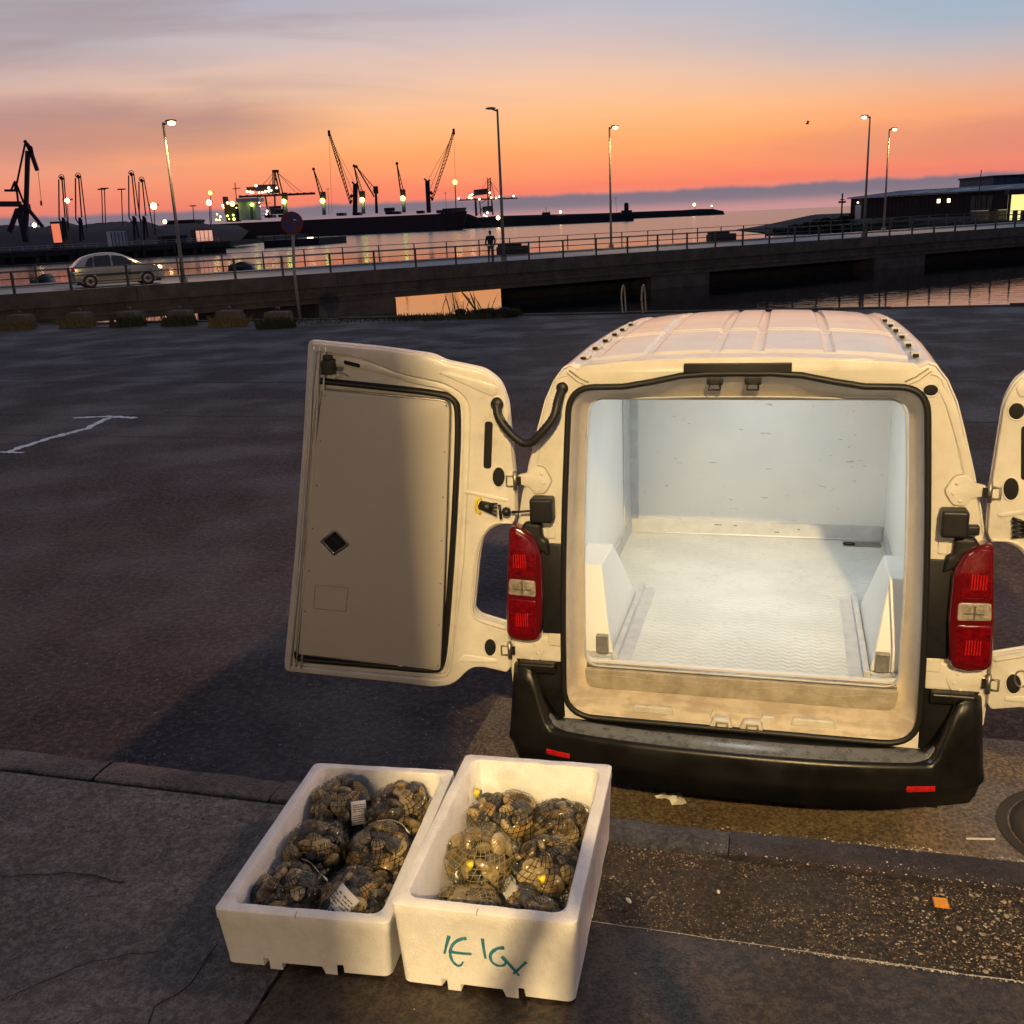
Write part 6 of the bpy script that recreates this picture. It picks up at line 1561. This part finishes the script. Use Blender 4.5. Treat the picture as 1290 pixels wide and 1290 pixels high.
t, g_, yb = gantry(345, 1.5, 'dark ship unloader crane with a lit machine house behind the ship stern', 800, 301, 397, 217, 246, 276, 'sil', None, -.045, 345)
crane_part(t, 'machine_house', [(g_(311, 238), g_(324, 237.5))], 2.6); crane_part(t, 'machine_house', [(g_(322, 237), g_(348, 236))], 4.4); crane_part(t, 'machine_house', [(g_(335, 241), g_(352, 240))], 3.4)
crane_part(t, 'leg', [(g_(326, 245), g_(326, 275))], 2.1); crane_part(t, 'leg', [(g_(334, 246), g_(339, 275))], 1.1); crane_part(t, 'leg', [(g_(346, 244), g_(346.5, 262))], 1.1); crane_part(t, 'leg', [(g_(356, 243), g_(358, 270))], 1.3)
crane_part(t, 'mast_head', [(g_(343, 216), g_(351, 215.5))], 2.0); crane_part(t, 'mast_leg', [(g_(346, 217), g_(346, 240)), (g_(349.5, 217), g_(356, 243)), (g_(347, 224), g_(352, 240))], .8)
crane_part(t, 'stay', [(g_(344, 218), g_(331, 233)), (g_(345, 220), g_(339, 232)), (g_(350, 218), g_(380, 242)), (g_(350, 218), g_(372, 242))], .28)
crane_part(t, 'hopper', [(g_(339, 262), g_(354, 261))], 2.2); crane_part(t, 'hopper', [(g_(341, 267), g_(362, 266))], 3.6)
for px, py, r in ((313, 241.5, .8), (317, 242, .8), (320, 243, .7), (324, 234, .9), (328, 243, .6), (332, 242.5, .6), (336, 241.5, .8), (340, 241, .8), (343, 240, .7), (340, 237, .9), (350, 237, .7), (328, 250, .6), (328, 255, .6), (329, 260, .5), (338, 266, .8), (337, 270, .5), (329, 270, .5)):
    obj('lamp_glass', MB().sphere(g_(px, py)-t.location-Vector((0, 4, 0)), r*1.1, 7, 5), 'lampdim', t, True)
t, g_, yb = gantry(612, 1.2, 'pale grey ship unloader crane on the quay left of the unlit lamp', 1000, 578, 652, 226, 251, 272, 'sil3', None, -.035, 616)
crane_part(t, 'machine_house', [(g_(597, 243), g_(614, 241))], 5.2, 'sil3'); crane_part(t, 'machine_house', [(g_(590, 246), g_(598, 245))], 3.0, 'sil3')
crane_part(t, 'leg', [(g_(599, 250), g_(600, 272))], 2.2, 'sil3'); crane_part(t, 'leg', [(g_(604, 251), g_(606, 272))], 1.1, 'sil3'); crane_part(t, 'leg', [(g_(615, 248), g_(615, 264))], 1.3, 'sil3'); crane_part(t, 'leg', [(g_(619, 249), g_(621, 271))], 1.5, 'sil3')
lattice(t, 'mast', g_(616.2, 250), g_(616, 224), 3.0, 2.4, 7, 'sil2', .7); crane_part(t, 'hopper', [(g_(608, 264), g_(620, 263))], 5.5, 'sil3'); crane_part(t, 'leg_brace', [(g_(606, 256), g_(614, 251)), (g_(604, 262), g_(612, 270)), (g_(600, 272), g_(608, 262))], .6, 'sil3')
crane_part(t, 'stay', [(g_(615, 226), g_(606, 240)), (g_(618, 228), g_(628, 242))], .3, 'sil3')
for px, py in ((578, 250), (592, 246), (595, 245), (591, 249), (594, 249.5), (604, 251), (619, 249), (625, 249.5), (629, 248), (632, 247), (647, 247), (617, 243), (614, 268), (613, 273), (610, 271)):
    obj('lamp_glass', MB().sphere(g_(px, py)-t.location-Vector((0, 4, 0)), .95, 7, 5), 'lampdim', t, True)
mast(627.5, 274, 280, 880, 'white floodlight low on the breakwater left of the unlit lamp', 'lampw', .3, 1.6); mast(706, 266.5, 272, 900, 'small warm light on the middle of the near breakwater', 'lampw', .2, 1.0)
mast(874.5, 257.5, 266, 1500, 'bright light on the far breakwater', 'lampw', .3, 2.0); mast(896.5, 259, 266, 1500, 'small light on the tip of the far breakwater', 'lampdim', .3, 1.1)
mast(775.5, 249, 272, 890, 'thin mast beside the lighthouse block on the breakwater'); mast(554+7, 243, 268, 760, 'thin mast on the ship bow') ; mast(413, 238, 270, 765, 'thin mast on the ship left of the first tall crane')
# breakwaters
def wall_ridge(name, pts, Y, m, label, cat, dep=24):
    mb = MB(); C = []
    for px, py in pts:
        c = P3(px, py, Y); C.append([(c.x, Y-dep*.4, WZ-1), (c.x, Y-dep*.12, c.z*.8), (c.x, Y, c.z), (c.x, Y+dep*.5, c.z), (c.x, Y+dep, WZ-1)])
    mb.loft(C, close=False, cap0=True, cap1=True); o = obj(name, mb, m); return tag(o, label, cat)
wall_ridge('quay_mole', [(560, 264), (575, 268), (585, 268.5), (592, 270), (602, 274), (625, 272), (660, 271), (700, 270), (740, 269), (770, 268), (797, 267.5)], 900, 'rock', 'long dark breakwater reaching right from the ship bow', 'breakwater')
wall_ridge('quay_mole', [(780, 267.4), (820, 266), (860, 264.6), (880, 263.2), (898, 263), (905, 264.6), (911, 265.6)], 1560, 'rock', 'low far breakwater with two lights on its tip', 'breakwater', 30)
t = thing('beacon_block', 'dark square block tower at the end of the near breakwater', 'tower', (P3(789, 268, 885).x, 885, P3(789, 268, 885).z-1)); obj('tower_body', MB().box((-1.6, -2, 0), (1.8, 2, 8.2)), 'sil', t); obj('tower_body', MB().box((-4, -3, 0), (4.5, 3, 3)), 'sil', t); obj('tower_cap', MB().box((-1.2, -1.5, 8.2), (1.4, 1.5, 9.2)), 'sil', t)
t = thing('signal_hut', 'small dark hut with masts on the near breakwater', 'hut', (P3(688, 270.5, 880).x, 880, P3(688, 270.5, 880).z)); obj('hut_wall', MB().box((-3.5, -1, 0), (3.5, 1, 2)), 'sil', t)
for x in (-2, 0, 2.5): obj('hut_mast', MB().box((x, -.2, 0), (x+.4, .2, 3 if x else 6)), 'sil', t)
# low floating jetty in front of the ship, behind the sign
t = thing('floating_jetty', 'low dark floating jetty in front of the ship behind the no-parking sign', 'jetty'); a = atz(333, 312.5, WZ); b_ = atz(402, 308.5, WZ)
obj('jetty_deck', MB().hexa([a, b_, b_+Vector((4, 30, 0)), a+Vector((-4, 30, 0))], [a+Vector((0, 0, 2.0)), b_+Vector((0, 0, 2.0)), b_+Vector((4, 30, 2.0)), a+Vector((-4, 30, 2))]), 'rock', t)
for k in range(6): c = a.lerp(b_, k/5); obj('jetty_post', MB().box((c.x-.15, c.y-.2, 0), (c.x+.15, c.y+.1, 1.4)), 'sil', t)
obj('jetty_lamp', MB().box((at(358, 0, a.y).x, a.y-.2, .25), (at(366, 0, a.y).x, a.y-.05, .55)), 'lampdim', t)
# boats low behind the bridge
def boat(px0, px1, Y, label, zt_):
    a = P3(px0, 340, Y).x; b_ = P3(px1, 340, Y).x; L_ = b_-a; t = thing('motor_boat', label, 'boat', (a, Y, WZ)); H_ = zt_-WZ
    secs = []
    for i in range(13):
        f = i/12; w = 1.3*(1-.85*sm(.6, 1, f)); secs.append([(f*L_, -w*.6+1.5, -.2), (f*L_, -w+1.5, H_*.62+.1*f), (f*L_, -w*.9+1.5, H_*.66), (f*L_, w+1.5, H_*.62), (f*L_, w*.6+1.5, -.2)])
    obj('hull', MB().loft(secs, close=False, cap0=True, cap1=True), 'sil', t, True)
    obj('cabin', MB().loft([[(x*L_, 1.5-w, H_*.6), (x*L_, 1.5-w*.8, H_*.6+h), (x*L_, 1.5+w*.8, H_*.6+h), (x*L_, 1.5+w, H_*.6)] for x, w, h in ((.18, .7, .05), (.24, .8, H_*.32), (.5, .8, H_*.4), (.68, .7, H_*.3), (.82, .5, .05))], close=False), 'black', t, True)
    obj('cabin_window', MB().box((.3*L_, .66, H_*.72), (.55*L_, .70, H_*.84)), 'glass', t)
boat(270, 330, 70, 'dark motor boat behind the bridge, its cabin roof showing right of the car', .62)
boat(30, 58, 66, 'small dark motor boat behind the bridge railing at the far left', .5)

# ------------------------------------------------------------------ right shore: rocks, shed, lit hall, mast
YR = 190
pts = [(965, 293), (985, 290), (1010, 286), (1030, 282), (1050, 275), (1060, 271.5), (1075, 269), (1110, 270), (1290, 268), (1500, 262)]
mb = MB(); C = []
random.seed(61)
for i in range(180):
    px = 965+(1500-965)*i/179
    for (a, pa), (b_, pb_) in zip(pts[:-1], pts[1:]):
        if a <= px <= b_+1e-6: py = pa+(pb_-pa)*(px-a)/(b_-a); break
    c = P3(px, py, YR+8); z = max(c.z, WZ+.1) if px < 1075 else .25
    jj = lambda k: .45*noise.noise(Vector((px*.13, k*3.1, 0)))
    fy = YR-8+4*noise.noise(Vector((px*.05, 2, 0)))-max(0, px-1075)*.18
    C.append([(P3(px, 290, fy).x, fy, WZ-1), (P3(px, 290, fy).x, fy+1, WZ+.3+jj(1)), (P3(px, 290, YR).x, YR-max(0, px-1075)*.15, WZ+(z-WZ)*.6+jj(2)), (c.x, YR+8, z+jj(3)*.8), (c.x+3, YR+40, z), (c.x+8, YR+120, WZ-1)])
mb.loft(C, close=False); struct('rocky_shore', mb, 'rock')
# rock pieces
mb = MB()
for i in range(150):
    px = random.uniform(975, 1078); f = (px-975)/103; c = P3(px, 289-15*f*f, YR-random.uniform(-2, 7)); c.z = WZ+.3+random.random()*(2.2*f+.4)
    mb.sphere(tuple(c), random.uniform(.25, .75), 6, 4, (1.3, 1, .8))
stuff(obj('shore_boulders', mb, 'rock'), 'dark boulders along the rocky point')
# shed: front wall runs from left far to right near
sA = P3(1071, 272, 186); sB = P3(1285, 272, 155); sdv = Vector((sB.x-sA.x, sB.y-sA.y, 0)); SL = sdv.length
t = thing('quay_shed', 'long low dark red shed with a pale metal roof section at its left end', 'building', (sA.x, sA.y, .1), math.atan2(sdv.y, sdv.x))
he = P3(1071, 250.5, 186).z-.1; hr = P3(1071, 246.0, 196).z-.1
obj('wall', MB().box((0, 0, 0), (SL, .3, he)), 'shed', t); obj('wall', MB().hexa([(0, .302, 0), (.3, .302, 0), (.3, 14, 0), (0, 14, 0)], [(0, .302, he), (.3, .302, he), (.3, 14, he+.1), (0, 14, he+.1)]), 'concgrey' if 'concgrey' in M_ else 'shed', t)
fr = .33
def roofq(x0, x1, m, nm):
    return obj(nm, MB().hexa([(x0, -.6, he), (x1, -.6, he), (x1, 12, he+.85), (x0, 12, he+.85)], [(x0, -.6, he+.18), (x1, -.6, he+.18), (x1, 12, he+1.05), (x0, 12, he+1.05)]), m, t)
rf = roofq(-.4, SL*.26, 'shedroof', 'roof'); rf['label'] = 'pale metal roof section'
rf2 = roofq(SL*.26+.01, SL*1.3, 'shedroofd', 'roof')
for k in range(14): x = SL*.26*k/14; obj('roof_rib', MB().beam((x, -.6, he+.2), (x, 12, he+1.06), .06), 'shedroof', rf)
for f in (.34, .44, .57, .63, .80): obj('skylight', MB().hexa([(SL*f, 2, he+.30), (SL*(f+.035), 2, he+.30), (SL*(f+.035), 6, he+.55), (SL*f, 6, he+.55)], [(SL*f, 2, he+.40), (SL*(f+.035), 2, he+.40), (SL*(f+.035), 6, he+.70), (SL*f, 6, he+.70)]), 'shedroof', rf2)
obj('wall', MB().box((SL+.01, 0, 0), (SL*1.3, .3, he)), 'shed', t)
dr = obj('door', MB().box((SL*.035, -.08, 0), (SL*.075, -.004, he*.68)), 'white', t)
obj('wall_lamp', MB().sphere((SL*.055, -.2, he*.8), .16, 8, 5), 'lampdim', t, True)
for f, m in ((.42, 'sil'), (.552, 'lampdim'), (.61, 'lampdim')):
    obj('window', MB().box((SL*f, -.06, he*.62), (SL*(f+.016), -.004, he*.78)), m, t)
for f in (.74, .77, .80, .83): obj('wall_panel', MB().box((SL*f, -.05, .1), (SL*(f+.024), -.004, he*.85)), 'conc', t)
for i in range(26): obj('cladding_rib', MB().box((SL*(.1+.025*i), -.035, 0), (SL*(.1+.025*i)+.07, -.003, he-.05)), 'shed', t)
# pallets and tubs in front of the shed
for i, (px, w_, h_, lb) in enumerate(((1243, 2.4, 1.1, 'pale grey tub outside the shed, left of two'), (1262, 3.0, 1.1, 'pale grey tub outside the shed next to the lit hall'))):
    c = P3(px, 268, 122); tb = thing('storage_tub', lb, 'tub', (c.x-w_/2, 122, .1)); obj('tub_body', MB().loft([[(0, 0, 0), (w_, 0, 0), (w_, 1.1, 0), (0, 1.1, 0)], [(-.05, -.05, h_), (w_+.05, -.05, h_), (w_+.05, 1.15, h_), (-.05, 1.15, h_)]], cap0=True, cap1=True), 'conc', tb); obj('tub_rim', MB().box((-.1, -.1, h_+.001), (w_+.1, 1.2, h_+.1)), 'white', tb)
# lit hall at the right edge and the blue building above
c0 = P3(1271.5, 265, 118); c1_ = P3(1340, 262, 112); t = thing('market_hall', 'hall with a brightly lit yellow-green open bay at the right edge', 'building', (c0.x, 118, .1)); zt_ = P3(1272, 245.5, 118).z-.1
Lh = c1_.x-c0.x+10
obj('lit_bay', MB().box((0, .3, 0), (Lh, .5, zt_)), 'litwin', t); obj('lintel', MB().box((-.3, -.3, zt_+.002), (Lh, .8, zt_+.5)), 'sil', t)
for k in range(7): obj('bay_post', MB().box((k*2.2-.1, -.1, 0), (k*2.2+.06, .28, zt_)), 'sil', t)
for k, w_ in ((.3, .4), (1.2, .5), (2.6, .7), (4.3, .4)): obj('crate_stack', MB().box((k, -.6, 0), (k+w_, -.2, 1.0+.3*(k % 1))), 'sil', t)
c0 = P3(1251, 235, 190); z1_ = P3(1252, 223.5, 190).z; t = thing('blue_building', 'dark blue building rising behind the shed roof at the right edge', 'building', (c0.x, 190, .1))
obj('wall', MB().box((0, 0, 0), (40, 14, z1_-.1)), 'bluewall', t); obj('roof_parapet', MB().box((-.2, -.2, z1_-.098), (40.2, 14.2, z1_+.25)), 'sil', t)
for k in range(10): obj('wall_seam', MB().box((2+3*k, -.05, 0), (2.12+3*k, -.004, z1_-.15)), 'sil', t)
obj('vent', MB().box((5, -.1, z1_-2.0), (8, -.004, z1_-1.5)), 'conc', t)
c = P3(1233.5, 238, 150); t = thing('antenna_pole', 'thin pole standing on the shed roof left of the blue building', 'pole', (c.x, 150, 1)); obj('pole', MB().tube([(0, 0, 0), (.1, 0, P3(1234, 214, 150).z-1)], .06, 6), 'sil', t, True)
c = P3(1060, 274, 188); t = thing('signal_mast', 'short dark mast with a cross bar on the rocks left of the shed', 'mast', (c.x, 188, c.z)); h_ = P3(1060, 243.5, 188).z-c.z
obj('mast_pole', MB().tube([(0, 0, 0), (0, 0, h_)], .14, 6), 'sil', t, True); obj('cross_bar', MB().box((-.65, -.1, h_*.60), (.65, .1, h_*.68)), 'sil', t); obj('cross_bar', MB().box((-.4, -.1, h_*.72), (.4, .1, h_*.755)), 'sil', t)
# bird
c = P3(1017, 155.5, 60); mb = MB().sphere((0, 0, 0), .06, 8, 5, (1.6, .8, .8)); mb.add([(-.02, 0, 0), (.05, 0, 0), (.04, .02, .17), (-.02, .02, .12)], [(0, 1, 2, 3)]); mb.add([(-.02, 0, 0), (.05, 0, 0), (.12, -.02, .10), (.02, -.02, .14)], [(0, 1, 2, 3)])
o = obj('bird', mb, 'sil'); o.location = c; tag(o, 'small dark bird flying in the orange sky', 'bird')
